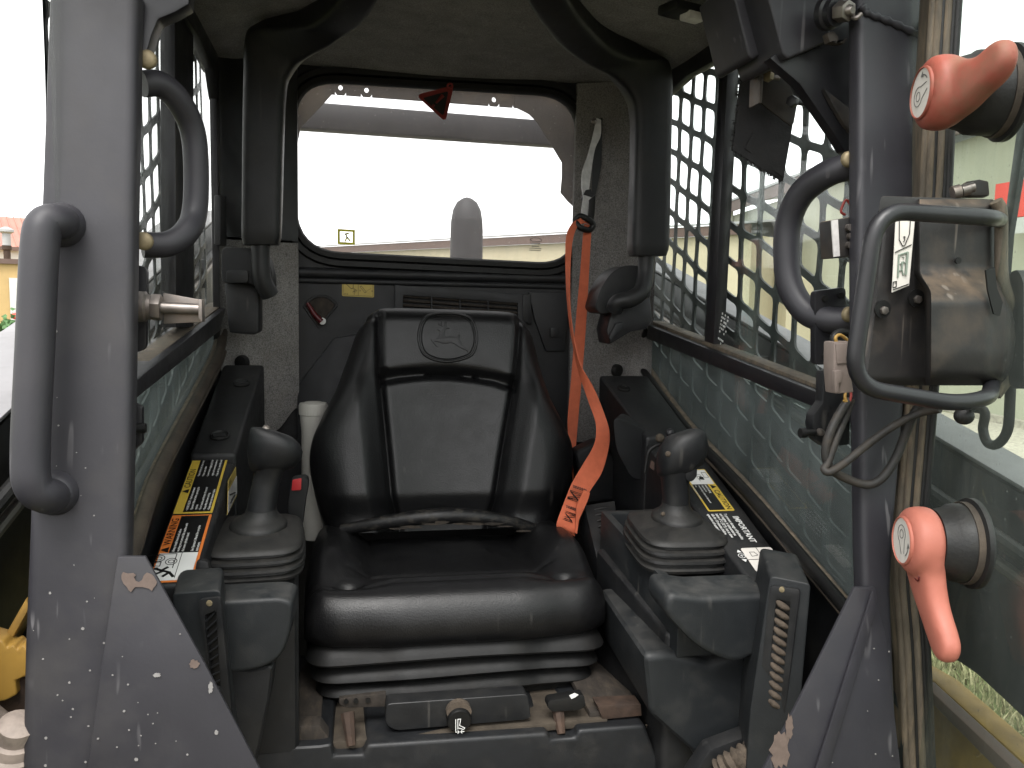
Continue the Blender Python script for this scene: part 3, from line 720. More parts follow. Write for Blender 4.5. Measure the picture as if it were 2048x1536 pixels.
# primer-coloured chips on the left gusset
def blob(cx, cy, rx, ry, seed, n=22):
    r = random.Random(seed)
    return [(cx + math.cos(2 * math.pi * k / n) * rx * r.uniform(.72, 1.15), cy + math.sin(2 * math.pi * k / n) * ry * r.uniform(.72, 1.15)) for k in range(n)]
chip_poly = [(243, 1150), (246, 1144), (256, 1147), (267, 1146), (272, 1150), (268, 1154), (272, 1162), (278, 1164), (284, 1160), (288, 1150), (294, 1145), (303, 1148), (308, 1153), (314, 1164), (312, 1170), (307, 1176), (304, 1182), (298, 1177), (285, 1174), (270, 1174), (262, 1184), (257, 1180), (254, 1174), (247, 1167), (243, 1158)]
MB().prism([FP(*p, off=-.0101) for p in chip_poly], V((0, -.0003, 0))).build('paint_chip', M['chip'], gl_)
for k, b in enumerate([(389, 1328, 10, 9), (314, 1350, 8, 5), (421, 1375, 5, 12), (433, 1465, 4, 5)]):
    MB().prism([FP(*p, off=-.0101) for p in blob(*b, k)], V((0, -.0003, 0))).build('paint_chip', M['chip'] if k < 1 else M['speck'], gl_)
r = random.Random(11)
spots = [(113, 663, 4.5), (117, 851, 4), (91, 859, 2), (114, 795, 2.2), (153, 905, 2.2), (171, 936, 2.6), (113, 932, 2), (162, 991, 2), (188, 1031, 3), (148, 1130, 2.2), (100, 1186, 5), (174, 1203, 3.5), (189, 1196, 1.6), (67, 1261, 2), (166, 1257, 6), (139, 1278, 3), (208, 1286, 4), (86, 1318, 3.5), (180, 1341, 4), (139, 1365, 4.5), (115, 1390, 3), (125, 1401, 3), (146, 1418, 4), (142, 1434, 3.5), (177, 1452, 3.5), (92, 1476, 5), (171, 1524, 4), (91, 1531, 5)]
mb = MB()
for px, py, s_ in spots:
    mb.prism([FP(*p, off=-.0004) for p in blob(px, py, s_ * .62, s_ * .55, px, 9)], V((0, -.0003, 0)))
tag(mb.build('paint_chip_spots', M['speck'], pl), kind='stuff')
mb = MB()
for px, py, s_ in [(225, 1350, 3.5), (256, 1369, 4), (248, 1422, 4.5), (258, 1460, 3.5), (196, 1477, 4), (273, 1519, 7), (296, 1429, 2.5), (306, 1447, 3), (315, 1426, 2.5), (282, 1471, 3), (277, 1491, 2.5), (311, 1487, 2.5), (234, 1494, 3), (375, 1509, 4), (360, 1268, 3), (276, 1405, 2), (245, 1313, 2), (352, 1482, 2)]:
    mb.prism([FP(*p, off=-.0101) for p in blob(px, py, s_ * .62, s_ * .55, px, 9)], V((0, -.0003, 0)))
tag(mb.build('paint_chip_spots', M['speck'], gl_), kind='stuff')
mb = MB()
for px, py, s_ in [(1748, 1297, 3), (1778, 1303, 3), (1757, 1360, 2.5), (1735, 1422, 2), (1667, 1467, 4), (1660, 1480, 2), (1751, 1508, 3), (1785, 1512, 2.5), (1665, 1525, 2)]:
    mb.prism([FP(*p, off=-.0101 if px < 1790 else -.0004) for p in blob(px, py, s_ * .62, s_ * .62, px, 9)], V((0, -.0003, 0)))
tag(mb.build('paint_chip_spots', M['speck'], gr_), kind='stuff')
mb = MB()
for b in [(1560, 1500, 20, 42, 1), (1578, 1455, 8, 26, 2)]:
    mb.prism([FP(*p, off=-.0101) for p in blob(*b)], V((0, -.0003, 0)))
mb.build('paint_chip', M['chip'], gr_)

# outer grab handle on the left pillar
hp = [FP(128, 452, .0), FP(128, 452, -.03), FP(66, 470, -.055), FP(60, 700, -.055), FP(50, 960, -.055), FP(112, 985, -.03), FP(112, 985, .0)]
hp = [FP(126, 446, .004), FP(116, 444, -.026), FP(92, 448, -.036), FP(80, 492, -.040), FP(70, 700, -.040), FP(61, 900, -.040), FP(66, 970, -.038), FP(94, 992, -.026), FP(112, 988, .004)]
gh = MB().tube(catmull(hp, 6), .0168, 20).build('grab_handle', M['paint'], cab, angle=60)
for p in ((124, 450), (110, 986)):
    c = FP(*p)
    MB().lathe([(.0225, -.001), (.0215, .004), (.0195, .009), (.0165, .014)], c, -FN, 20).build('weld_collar', M['paint'], gh, angle=60)

# D-shaped grab handles inside the doorway
def dhandle(pts, y, rad, bolts, label):
    h = MB().tube(catmull([W(px, py, y=yy) for px, py, yy in pts], 7), rad, 18).build('door_grab_handle', M['paint'], cab, angle=60)
    h['label'] = label
    for px, py in bolts:
        c = W(px, py, y=y - .028)
        MB().lathe([(.0005, -.0036), (.005, -.0034), (.0085, -.0022), (.0098, 0.0), (.0098, .004)], c, (-.1, 1, 0), 20).build('bolt', M['zinc'], h, angle=60)
dhandle([(285, 168, .985), (318, 168, .995), (352, 195, 1.01), (382, 250, 1.03), (392, 320, 1.035), (390, 420, 1.03), (372, 465, 1.01), (335, 488, .995), (285, 490, .985)], .98, .0142, [(294, 118), (287, 482)], 'dark D-shaped handle on the left door pillar')
dhandle([(1712, 332, .955), (1660, 345, .975), (1605, 385, 1.01), (1577, 445, 1.03), (1573, 520, 1.03), (1583, 580, 1.02), (1615, 625, 1.0), (1660, 640, .975), (1712, 640, .955)], .965, .0172, [(1699, 318), (1700, 629)], 'dark D-shaped handle on the right door pillar')
# corner plates under the roof at the doorway
MB().prism([FP(*p, off=.03) for p in [(278, -30), (380, -30), (378, 8), (350, 24), (316, 38), (303, 70), (297, 92), (290, 112), (278, 118)]], V((0, .03, 0))).build('corner_plate', M['paint_dark'], cab, bevel=.003)
MB().prism([W(*p, y=1.0) for p in [(1540, 116), (1640, 50), (1760, 20), (1760, 330), (1690, 302), (1672, 272), (1600, 168)]], V((0, .02, 0))).build('corner_plate', M['paint_dark'], cab, bevel=.002)
MB().prism([W(*p, y=.99) for p in [(1648, 176), (1706, 222), (1706, 268), (1690, 250), (1668, 214)]], V((0, .008, 0))).build('bracket_plate', M['wipercase'], cab, bevel=.001)
hc = MB().prism([W(*p, y=1.04) for p in [(1460, -40), (1545, -40), (1562, 78), (1556, 88), (1506, 119), (1497, 112)]], V((0, .10, .0))).build('header_cover', M['paint'], cab, bevel=.008, seg=3)
hc = MB().prism([W(*p, y=.985) for p in [(1527, -40), (1642, -40), (1663, 72), (1658, 82), (1576, 118), (1566, 108)]], V((0, .12, .0))).build('header_cover', M['paint'], cab, bevel=.009, seg=3)
# top hinge bolt beside the right pillar
c = W(1690, 22, y=.93)
hb = MB().lathe([(.0165, .012), (.0165, .020), (.020, .022), (.020, .030)], c, (-.3, 1, .2), 20).build('hinge_bolt', M['paint_dark'], cab)
MB().lathe([(.004, -.012), (.006, -.010), (.007, -.006)], c, (-.3, 1, .2), 16).build('stud', M['steel'], hb)
MB().lathe([(.0125, -.006), (.0125, .010)], c, (-.3, 1, .2), 6).build('nut', M['steel'], hb, bevel=.001)
MB().tube(fillet([W(1700, 30, y=.93), W(1712, 38, y=.92), W(1722, 28, y=.92)], .01), .003, 8).build('clip', M['steel'], hb)
MB().prism([W(*p, y=.955) for p in [(1655, 66), (1668, 62), (1678, 74), (1676, 84), (1695, 76), (1690, 86), (1660, 84)]], V((0, .012, 0))).build('bracket_tab', M['wipercase'], hb, bevel=.001)
# weld seam across the top of the right pillar
wp = [FP(px, py, -.0015) for px, py in [(1722, 12), (1735, 26), (1760, 36), (1790, 48), (1820, 62), (1850, 74)]]
MB().tube(catmull(wp, 4), [.0045 + .0012 * math.sin(i * 2.1) for i in range(21)], 8).build('weld_seam', M['paint'], pr, angle=60)

# ------------------------------------------------------------------ ceiling and rear wall
rows = []
for j in range(41):
    y = lerp(.80, 1.845, j / 40)
    row = []
    for i in range(49):
        x = lerp(-.30, .68, i / 48)
        a = abs(x - .19)
        z = ZC + .012 - .028 * sst(.30, .47, a) - .012 * sst(1.74, 1.845, y) + .004 * math.sin(x * 9 + y * 5) + .003 * math.sin(y * 13 - x * 4)
        row.append(V((x, y, z)))
    rows.append(row)
hl = MB().grid(rows).build('headliner', M['headliner'], cab, angle=180, recalc=False)
MB().box((.19, 1.33, 2.165), (1.04, 1.1, .05)).build('roof', M['paint'], cab, bevel=.01)
# dome lamp in the headliner
c = W(1378, 18, z=2.088)
dl = MB().box(c + V((-.006, .004, -.003)), (.075, .045, .016), Matrix.Rotation(.35, 3, 'Z')).build('dome_lamp', M['plastic'], cab, bevel=.005)
MB().box(c + V((.004, -.006, -.014)), (.034, .024, .012), Matrix.Rotation(.35, 3, 'Z')).build('lamp_lens', M['sheen_label_grey'], dl, bevel=.003)

def loop_rect(x0, x1, z0, z1, pts, y):
    """outer rectangle sampled to match an inner loop point for point"""
    c = sum(pts, V((0, 0, 0))) / len(pts); out = []
    for p in pts:
        dx, dz = p.x - c.x, p.z - c.z
        ts = []
        if abs(dx) > 1e-9: ts.append(((x1 if dx > 0 else x0) - c.x) / dx)
        if abs(dz) > 1e-9: ts.append(((z1 if dz > 0 else z0) - c.z) / dz)
        t = min(ts); out.append(V((c.x + dx * t, y, c.z + dz * t)))
    return out
def densify(pts, n=3):
    o = []
    for i, p in enumerate(pts):
        q = pts[(i + 1) % len(pts)]
        for k in range(n): o.append(p.lerp(q, k / n))
    return o
wc = [(587, 156), (1160, 190), (1152, 533), (589, 505)]
win = densify(fillet([W(*p, y=YB) for p in wc], [.092, .092, .092, .10], 8, True), 3)
outr = loop_rect(-.272, .652, .66, 2.12, win, YB)
rw = MB().ring_plate(outr, win, V((0, .03, 0))).build('rear_wall', M['rear_panel'], cab)
# rubber surround of the rear window
cc = sum(win, V((0, 0, 0))) / len(win)
def scale_loop(loop, d, y):
    o = []; n = len(loop)
    for i, p in enumerate(loop):
        t = (loop[(i + 1) % n] - loop[i - 1]).normalized(); nn = V((t.z, 0, -t.x))
        if nn.dot(p - cc) < 0: nn = -nn
        q = p + nn * d; q.y = y; o.append(q)
    return o
rings = [scale_loop(win, d, y) for d, y in ((-.004, YB + .012), (-.006, YB - .004), (-.002, YB - .010), (.008, YB - .010), (.011, YB - .004), (.013, YB - .013), (.024, YB - .014), (.028, YB - .002))]
mb = MB(); mb.grid([[r_[i] for r_ in rings] for i in list(range(len(win))) + [0]])
rf = mb.build('rear_window_surround', M['rubber'], cab, angle=50)
MB().prism(scale_loop(win, .004, YB + .016), V((0, .004, 0))).build('rear_pane', M['pane_rear'], rf)
# green exit sticker and maker's mark on the rear pane
fl = Flat(W(672, 488, y=YB + .014), (1, 0, -.02), (0, 0, 1))
s_ = 1.86 / F
fl.frame(3 * s_, 0, 36 * s_, 29 * s_, 4.5 * s_, 0).build('exit_sticker', M['film'], rf)
mb = MB(); fl.stroke([(17 * s_, 6 * s_), (21 * s_, 14 * s_), (18 * s_, 20 * s_), (24 * s_, 22 * s_)], 3 * s_, 0, mb); fl.stroke([(21 * s_, 14 * s_), (27 * s_, 7 * s_)], 3 * s_, 0, mb)
mb.build('exit_symbol', M['film'], rf)
fl = Flat(W(1058, 500, y=YB + .014), (1, 0, -.02), (0, 0, 1))
mb = MB(); pts = [(14 * s_ + 11.5 * s_ * math.cos(a * .3142), 21 * s_ + 4 * s_ * math.sin(a * .3142)) for a in range(20)]
fl.stroke(pts, 1.0 * s_, 0, mb, closed=True)
for k, (v, w) in enumerate(((13, 22), (7, 16), (3, 24), (-1, 26))):
    for q in range(int(w / 3)): fl.rect((14 - w / 2 + q * 3) * s_, v * s_, (14 - w / 2 + q * 3 + 2) * s_, (v + 2) * s_, 0, mb)
mb.build('glass_mark', M['greyfilm'], rf)
# ledge ridges under the rear window
for py0, py1, dp in ((546, 556, .020), (562, 568, .012)):
    p0, p1 = W(575, py0 - 2, y=YB), W(1150, py0 + 12, y=YB)
    MB().tube([p0, p1], dp * .55, 10).build('ledge_ridge', M['rear_panel'], rw, angle=60)
# ventilation grille behind the seat: frame and slats
YV = YB - .016
fr = [W(790, 570, y=YV), W(1052, 590, y=YV), W(1052, 660, y=YV), W(790, 640, y=YV)]
ins = [W(806, 590, y=YV), W(1036, 606, y=YV), W(1036, 640, y=YV), W(806, 625, y=YV)]
vg = MB().ring_plate(densify(fr, 4), densify(ins, 4), V((0, .012, 0))).build('vent_grille', M['rear_panel'], cab, bevel=.001)
for k in range(5):
    p0, p1 = W(806, 592 + k * 9, y=YB - .008), W(1036, 608 + k * 9, y=YB - .008)
    MB().tube([p0, p1], .0032, 8).build('slat', M['dirt_dark'], vg, angle=60)
for px in (863, 920, 976):
    MB().tube([W(px, lerp(588, 606, (px - 806) / 230), y=YV + .002), W(px, lerp(625, 640, (px - 806) / 230), y=YV + .002)], .0022, 6).build('mullion', M['rear_panel'], vg)
# right-hand access cover with fastener
cv = MB().prism([W(*p, y=YB - .012) for p in [(1058, 585), (1138, 585), (1130, 702), (1092, 702), (1070, 640)]], V((0, .012, 0))).build('access_cover', M['rear_panel'], cab, bevel=.002)
MB().prism(fillet([W(*p, y=YB - .02) for p in [(1046, 590), (1062, 588), (1064, 650), (1046, 640)]], .004, 3, True), V((0, .008, 0))).build('catch', M['plastic'], cv, bevel=.001)
MB().prism([W(*p, y=YB - .02) for p in [(1101, 656), (1118, 656), (1118, 674), (1101, 674)]], V((0, .01, 0))).build('catch', M['plastic'], cv, bevel=.001)
# lower rear panel fold, left of the seat
MB().prism([W(594, 772, y=YB - .01), W(668, 676, y=YB - .01), W(720, 668, y=YB - .01), W(720, 900, y=YB - .05), W(594, 900, y=YB - .05)], V((0, .02, 0))).build('panel_fold', M['rear_panel'], rw, bevel=.004)
# shut-off dial with dark red lever
pts = [W(642 + 40 * math.cos(math.radians(a)), 640 - 48 * math.sin(math.radians(a)), y=YB - .004) for a in range(38, 152, 6)] + [W(637, 655, y=YB - .004)]
dial = MB().prism(pts, V((0, .006, 0))).build('lever_dial', M['dirt_dark'], cab)
ring = pts + [pts[0]]
MB().tube(ring, .003, 6).build('dial_rim', M['plastic'], dial)
lv = MB().tube([W(615, 606, y=YB - .012), W(630, 630, y=YB - .014), W(643, 643, y=YB - .014)], [.004, .0055, .0065], 10).build('lever', M['darkred'], dial, angle=60)
MB().lathe([(.0075, -.006), (.0065, .004)], W(645, 642, y=YB - .010), (0, 1, 0), 16).build('lever_pin', M['white'], dial)
# yellow boom sticker
fl = Flat(W(684, 592, y=YB - .0015), (W(748, 595, y=YB) - W(684, 592, y=YB)), (0, 0, 1))
k = (W(748, 595, y=YB) - W(684, 592, y=YB)).length / 66
st = fl.rrect(0, 0, 66 * k, 31 * k, 3 * k, 0).build('boom_sticker', M['dyellow'], rw)
mb = MB(); fl.frame(2 * k, 2 * k, 64 * k, 29 * k, .6 * k, .0004, mb); fl.rect(33 * k, 2 * k, 33.7 * k, 29 * k, .0004, mb)
fl.stroke([(8 * k, 26 * k), (23 * k, 26 * k), (23 * k, 18 * k), (19 * k, 16 * k), (8 * k, 26 * k)], 1.1 * k, .0004, mb)
fl.stroke([(23 * k, 18 * k), (31 * k, 12.5 * k)], .7 * k, .0004, mb); fl.stroke([(22 * k, 16.5 * k), (30 * k, 11 * k)], .7 * k, .0004, mb)
fl.stroke([(25 * k, 4 * k), (25 * k, 12 * k)], .9 * k, .0004, mb); fl.stroke([(22 * k, 9 * k), (25 * k, 12.4 * k), (28 * k, 9 * k)], .9 * k, .0004, mb)
fl.stroke([(37 * k, 21 * k), (47 * k, 9 * k), (50 * k, 10.5 * k), (39.5 * k, 23 * k), (37 * k, 21 * k)], .8 * k, .0004, mb)
fl.stroke([(50 * k, 12 * k), (60 * k, 19 * k)], .4 * k, .0004, mb)
for u, v in ((6, 5), (11, 5), (37, 13), (62, 13)): fl.circle(u * k, v * k, 1.3 * k, .5 * k, .0004, mb, n=8)
mb.build('sticker_drawing', M['black'], st)

# ------------------------------------------------------------------ foam corner trims
def corner_trim(prof, z0, z1, cut, m='foam'):
    rows = []
    P = catmull([V((x, y, 0)) for x, y in prof], 6)
    n = len(P)
    for j in range(33):
        t = j / 32; row = []
        for i, p in enumerate(P):
            u = i / (n - 1)
            zb = z0 + cut(u)
            z = lerp(zb, z1, t)
            w = .006 * math.sin(z * 17 + u * 5) * math.sin(math.pi * u)
            row.append(V((p.x + w * .4, p.y - abs(w) - .004 * math.sin(math.pi * u), z)))
        rows.append(row)
    mb = MB(); mb.grid(rows)
    back = [[p + V((0, .012, 0)) for p in r_] for r_ in rows]
    mb.grid([rows[0], back[0]]); mb.grid([[r_[0] for r_ in rows], [r_[0] for r_ in back]]); mb.grid([[r_[-1] for r_ in rows], [r_[-1] for r_ in back]])
    return mb.build('corner_trim', M[m], cab, angle=60)
ctl = corner_trim([(XL + .002, 1.745), (XL + .010, 1.765), (-.215, 1.785), (-.16, 1.812), (-.112, 1.825)], 1.335, 1.735, lambda u: .05 * sst(.72, 1.0, u))
corner_trim([(XL + .002, 1.745), (XL + .010, 1.765), (-.215, 1.785), (-.16, 1.812), (-.112, 1.825)], 1.74, 2.105, lambda u: 0, 'paint_dark')
ctr = corner_trim([(XR - .002, 1.70), (XR - .008, 1.735), (.60, 1.775), (.545, 1.808), (.49, 1.825)], 1.30, 2.105, lambda u: .02 * (1 - u))
MB().lathe([(.001, -.006), (.0135, -.005), (.0155, 0), (.0155, .006)], W(483, 725, y=1.745), (.6, 1, 0), 20).build('plug', M['rubber'], ctl, angle=50)
MB().lathe([(.001, -.006), (.0125, -.005), (.0145, 0), (.0145, .006)], W(1235, 741, y=1.745), (-.6, 1, 0), 20).build('plug', M['rubber'], ctr, angle=50)

# ------------------------------------------------------------------ side walls, windows and guards
def side(sgn):
    X = XR if sgn > 0 else XL
    S = lambda px, py, d=0.0: W(px, py, x=X + sgn * d)
    o = V((sgn, 0, 0))
    if sgn > 0:
        bar = [(1296, 650), (1645, 788), (1735, 826), (1735, 862), (1645, 822), (1292, 677)]
        sill = [(1300, 641), (1645, 774), (1735, 810), (1735, 824), (1645, 789), (1297, 651)]
        gas = [(1296, 660), (1283, 690), (1282, 722), (1294, 750), (1374, 858), (1494, 986), (1618, 1131), (1700, 1228)]
        top = [(1330, 152), (1480, 94), (1760, -20)]
        post = [(1441, 90), (1458, 83), (1426, 698), (1408, 690)]
    else:
        bar = [(452, 616), (277, 757), (230, 795), (230, 835), (274, 797), (440, 662)]
        sill = [(448, 606), (277, 741), (230, 779), (230, 794), (277, 756), (452, 615)]
        gas = [(447, 622), (446, 660), (438, 706), (408, 770), (360, 862), (308, 967), (267, 1098), (235, 1180)]
        top = [(440, 90), (428, 62), (390, 6), (360, -30)]
        post = [(350, -40), (387, -40), (388, 655), (352, 655)]
    fr = MB().prism([S(*p, -.012) for p in bar], o * .05).build('side_window_frame', M['paint_dark'], cab, bevel=.003)
    MB().prism([S(*p, .0) for p in sill], o * .030).build('glass_channel', M['gasket'], fr, bevel=.002)
    gp = catmull([S(*p, -.004) for p in gas], 6)
    MB().tube(gp, .0095, 10).build('window_seal', M['rubber'] if sgn > 0 else M['gasket_brown'], fr, angle=60)
    gp = catmull([S(px + sgn * 9, py - 7, .006) for px, py in gas], 6)
    MB().tube(gp, .0058, 10).build('window_seal', M['gasket'], fr, angle=60)
    gp = catmull([S(px - sgn * 9, py + 7, -.008) for px, py in gas], 6)
    MB().tube(gp, .0042, 8).build('window_seal', M['gasket_brown'], fr, angle=60)
    MB().prism([S(*p, .004) for p in post], o * .022).build('sash_post', M['paint_dark'], fr, bevel=.002)
    # upper rail and rear post round the glass
    ztop = 2.06
    rail = [V((X, .93, 2.035)), V((X, 1.56, 2.062)), V((X, 1.70, 2.05)), V((X, 1.75, 2.0)), V((X, 1.75, 2.14)), V((X, .93, 2.14))]
    MB().prism([p - o * .006 for p in rail], o * .02).build('upper_rail', M['paint_dark'], fr, bevel=.004)
    rp = [V((X, 1.745, 1.50)), V((X, 1.835, 1.50)), V((X, 1.835, 2.1)), V((X, 1.745, 2.1))]
    MB().prism([p - o * .002 for p in rp], o * .014).build('rear_post', M['paint_dark'], fr, bevel=.003)
    # panes
    MB().prism([V((X + sgn * .012, 1.27, 1.50)), V((X + sgn * .012, 1.75, 1.55)), V((X + sgn * .012, 1.75, 2.08)), V((X + sgn * .012, 1.27, 2.08))], o * .004).build('pane', M['pane'] if sgn > 0 else M['pane_left'], fr)
    MB().prism([V((X + sgn * .022, .90, 1.44)), V((X + sgn * .022, 1.34, 1.50)), V((X + sgn * .022, 1.34, 2.08)), V((X + sgn * .022, .90, 2.06))], o * .004).build('pane', M['pane'] if sgn > 0 else M['pane_left'], fr)
    lowp = [S(*p, .014) for p in gas]
    lowp = [p + V((0, .0, -.004)) for p in lowp] + [V((X + sgn * .014, .90, 1.16)), V((X + sgn * .014, .90, 1.48)), V((X + sgn * .014, 1.3, 1.52))]
    MB().prism(lowp, o * .004).build('lower_pane', M['pane_low'], fr)
    # solid wall under the sloping lower edge of the glass
    g0 = [S(px - sgn * 4, py + 4, .0) for px, py in gas[2:]]
    wall = g0 + [V((X, .90, g0[-1].z - .03)), V((X, .90, .70)), V((X, 1.84, .70)), V((X, 1.84, g0[0].z + .06))]
    MB().prism([p + o * .002 for p in wall], o * .03).build('side_wall', M['plastic'], cab)
    # steel mesh guard outside: sheared cells with rounded holes
    Xg = X + sgn * .040
    cy, cz, sh = .0635, .0640, .38
    mb = MB()
    warp = lambda p: p + V((.003 * math.sin(p.y * 11 + p.z * 4), .0012 * math.sin(p.z * 37 + p.y * 9), .0014 * math.sin(p.y * 41 + p.z * 13)))   # bent in use
    ny, nz = 15, 17
    ys = .88 if sgn > 0 else .88 + cy
    if sgn < 0: ny -= 1
    for i in range(ny):
        for j in range(nz):
            y0 = ys + i * cy; zb = 1.02 + j * cz
            q = lambda u, v: warp(V((Xg, y0 + u * cy, zb + v * cz + (y0 + u * cy - .88) * sh - .10)))
            if sgn < 0 and 4 <= i <= 6 and 8 <= j <= 11 and False: continue
            out = [q(0, 0), q(.25, 0), q(.5, 0), q(.75, 0), q(1, 0), q(1, .25), q(1, .5), q(1, .75), q(1, 1), q(.75, 1), q(.5, 1), q(.25, 1), q(0, 1), q(0, .75), q(0, .5), q(0, .25)]
            a, b, r1, r2 = (.088 if sgn > 0 else .075), .098, .15, .15
            inn = [q(a + .04, b + .04), q(a + r1, b), q(.5, b), q(1 - a - r1, b), q(1 - a - .04, b + .04), q(1 - a, b + r2), q(1 - a, .5), q(1 - a, 1 - b - r2), q(1 - a - .04, 1 - b - .04), q(1 - a - r1, 1 - b), q(.5, 1 - b), q(a + r1, 1 - b), q(a + .04, 1 - b - .04), q(a, 1 - b - r2), q(a, .5), q(a, b + r2)]
            e = o * (.004 if sgn > 0 else .003)
            mb.grid([out, inn, [p + e for p in inn], [p + e for p in out]], closed=True)
    g_ = mb.build('mesh_guard', M['guard'], cab, recalc=False)
    if sgn > 0: g_['label'] = 'green-black mesh guard outside the right window'
    else: g_['label'] = 'green-black mesh guard outside the left window'
    return fr
fr_r = side(1)
fr_l = side(-1)
# glass maker's marks on the right sash
fl = Flat(W(1432, 690, x=XR - .001), (0, -1, -.25), (0, -.25, 1))
mb = MB(); r = random.Random(2)
for row in range(9):
    v = .006 + row * .0065
    if row in (2,): continue
    for q in range(5 if row > 3 else 4):
        if r.random() < .8: fl.rect(.004 + q * .006, v, .004 + q * .006 + r.uniform(.002, .005), v + .0035, 0, mb)
mb.build('glass_mark', M['white'], fr_r)
# latch block on the left rear post
MB().prism([W(*p, x=XL + .002) for p in [(428, 390), (452, 392), (452, 492), (428, 490)]], V((.012, 0, 0))).build('latch_block', M['plastic_grey'], fr_l, bevel=.003)
# door striker pin on the left pillar
c = W(276, 613, y=.955); ax = (W(390, 618, y=.955) - c).normalized()
sk = MB().lathe([(.0165, 0), (.0165, .008), (.0135, .010), (.0135, .014)], c, ax, 24).build('door_striker', M['steel'], cab)
MB().lathe([(.0150, .014), (.0150, .024)], c, ax, 6).build('nut', M['steel'], sk, bevel=.001)
MB().lathe([(.0065, .024), (.0060, .064)], c, ax, 16).build('shaft', M['steel'], sk, angle=60)
up = V((0, 0, 1))
MB().prism([c + ax * .024 + up * .016 + V((0, .008, 0)), c + ax * .066 + up * .010 + V((0, .008, 0)), c + ax * .067 - up * .014 + V((0, .008, 0)), c + ax * .024 - up * .018 + V((0, .008, 0))], V((0, .005, 0))).build('striker_plate', M['steel'], sk, bevel=.001)
MB().prism([c + ax * .063 + up * .011 + V((0, -.008, 0)), c + ax * .067 + up * .011 + V((0, -.008, 0)), c + ax * .067 - up * .014 + V((0, -.008, 0)), c + ax * .063 - up * .010 + V((0, -.008, 0))], V((0, .018, 0))).build('end_lip', M['steel'], sk, bevel=.001)
MB().prism(fillet([W(*p, y=.985) for p in [(262, 528), (294, 534), (292, 698), (262, 708)]], .006, 3, True), V((0, .01, 0))).build('hinge_plate', M['paint_dark'], cab, bevel=.001)
bk = MB().prism([W(*p, y=.985) for p in [(255, 800), (284, 815), (284, 885), (255, 915)]], V((0, .012, 0))).build('latch_bracket', M['paint_dark'], cab, bevel=.002)
MB().tube([W(270, 857, y=.98), W(292, 856, y=.98)], .0055, 12).build('knob', M['rubber'], bk)
# right pillar fittings: switch box, hinge plates
MB().prism([W(*p, y=.925) for p in [(1664, 440), (1712, 432), (1716, 512), (1668, 517)]], V((0, .03, 0))).build('switch_box', M['wipercase'], cab, bevel=.003)
sb = bpy.data.objects[-1] if False else None
sw = MB().prism([W(*p, y=.922) for p in [(1663, 441), (1676, 439), (1680, 512), (1668, 514)]], V((0, .002, 0))).build('switch_label', M['sheen_label_grey'], cab)
for p in ((1699, 455), (1702, 472), (1699, 490)):
    MB().lathe([(.0045, -.003), (.0045, .003)], W(*p, y=.922), (0, 1, 0), 10).build('rivet', M['steel'], cab)
hp = MB().prism(fillet([W(*p, y=.975) for p in [(1630, 582), (1692, 574), (1692, 728), (1630, 730)]], .006, 3, True), V((0, .012, 0))).build('hinge_plate', M['paint_dark'], cab, bevel=.002)
for p in ((1649, 597), (1680, 591), (1650, 712)):
    MB().lathe([(.004, -.003), (.004, .003)], W(*p, y=.974), (0, 1, 0), 10).build('rivet', M['rubber'], hp)
lb = MB().prism([W(*p, y=.965) for p in [(1648, 742), (1700, 735), (1700, 890), (1652, 895), (1632, 880), (1625, 850), (1628, 830), (1646, 805)]], V((0, .02, 0))).build('latch_bracket', M['plastic'], cab, bevel=.003)
MB().tube([W(1607, 866, y=.965), W(1630, 864, y=.965)], .0042, 12).build('knob', M['rubber'], lb)
MB().lathe([(.0065, -.004), (.0065, .004)], W(1606, 866, y=.965), (1, 0, 0), 12).build('knob_cap', M['rubber'], lb)
MB().lathe([(.001, -.005), (.0045, -.004), (.005, .002)], W(1640, 864, y=.962), (0, 1, 0), 12).build('screw', M['steel'], lb, angle=60)
# cab floor
fl_ = MB(); fl_.box((.19, 1.36, .70), (.93, .98, .03)); fl_.build('floor', M['dirt_dark'], cab)

# ================================================================== OPERATOR SEAT
SN = V((0, 1, -.275)).normalized()
SP0 = V((0, 1.52, 1.21))
def SB(px, py): return WP(px, py, SP0, SN)
seat = thing('operator_seat', 'black vinyl suspension seat with embossed emblem in the middle of the cab', 'seat', (.18, 1.4, .98))
def interp(poly, z):
    poly = sorted(poly, key=lambda p: p.z)
    if z <= poly[0].z: return poly[0].x
    for a, b in zip(poly, poly[1:]):
        if z <= b.z: return lerp(a.x, b.x, (z - a.z) / max(1e-9, b.z - a.z))
    return poly[-1].x
Lp = catmull([SB(*p) for p in [(739, 632), (724, 655), (703, 715), (682, 775), (657, 825), (635, 875), (627, 935), (631, 1000), (648, 1062)]], 5)
Rp = catmull([SB(*p) for p in [(1052, 636), (1068, 668), (1082, 735), (1099, 795), (1125, 848), (1142, 890), (1146, 950), (1137, 1010), (1118, 1068)]], 5)
Tp = catmull([SB(*p) for p in [(739, 632), (768, 617), (830, 611), (890, 612), (960, 617), (1030, 630), (1052, 640)]], 5)
def ztop(u):
    xl, xr = Tp[0].x, Tp[-1].x; x = lerp(xl, xr, (u + 1) / 2)
    for a, b in zip(Tp, Tp[1:]):
        if x <= b.x: return lerp(a.z, b.z, (x - a.x) / (b.x - a.x))
    return Tp[-1].z
def segd(p, a, b):
    d = b - a; t = max(0, min(1, (p - a).dot(d) / d.dot(d))); return (p - a - d * t).length
def pl2(px): return [V((q.x, q.z)) for q in (SB(*p) for p in px)]
Lp = [p + V((-.011 * sst(1.24, 1.34, p.z), 0, 0)) for p in Lp]; Rp = [p + V((.010 * sst(1.24, 1.34, p.z), 0, 0)) for p in Rp]
Tp[0].x -= .008; Tp[-1].x += .008
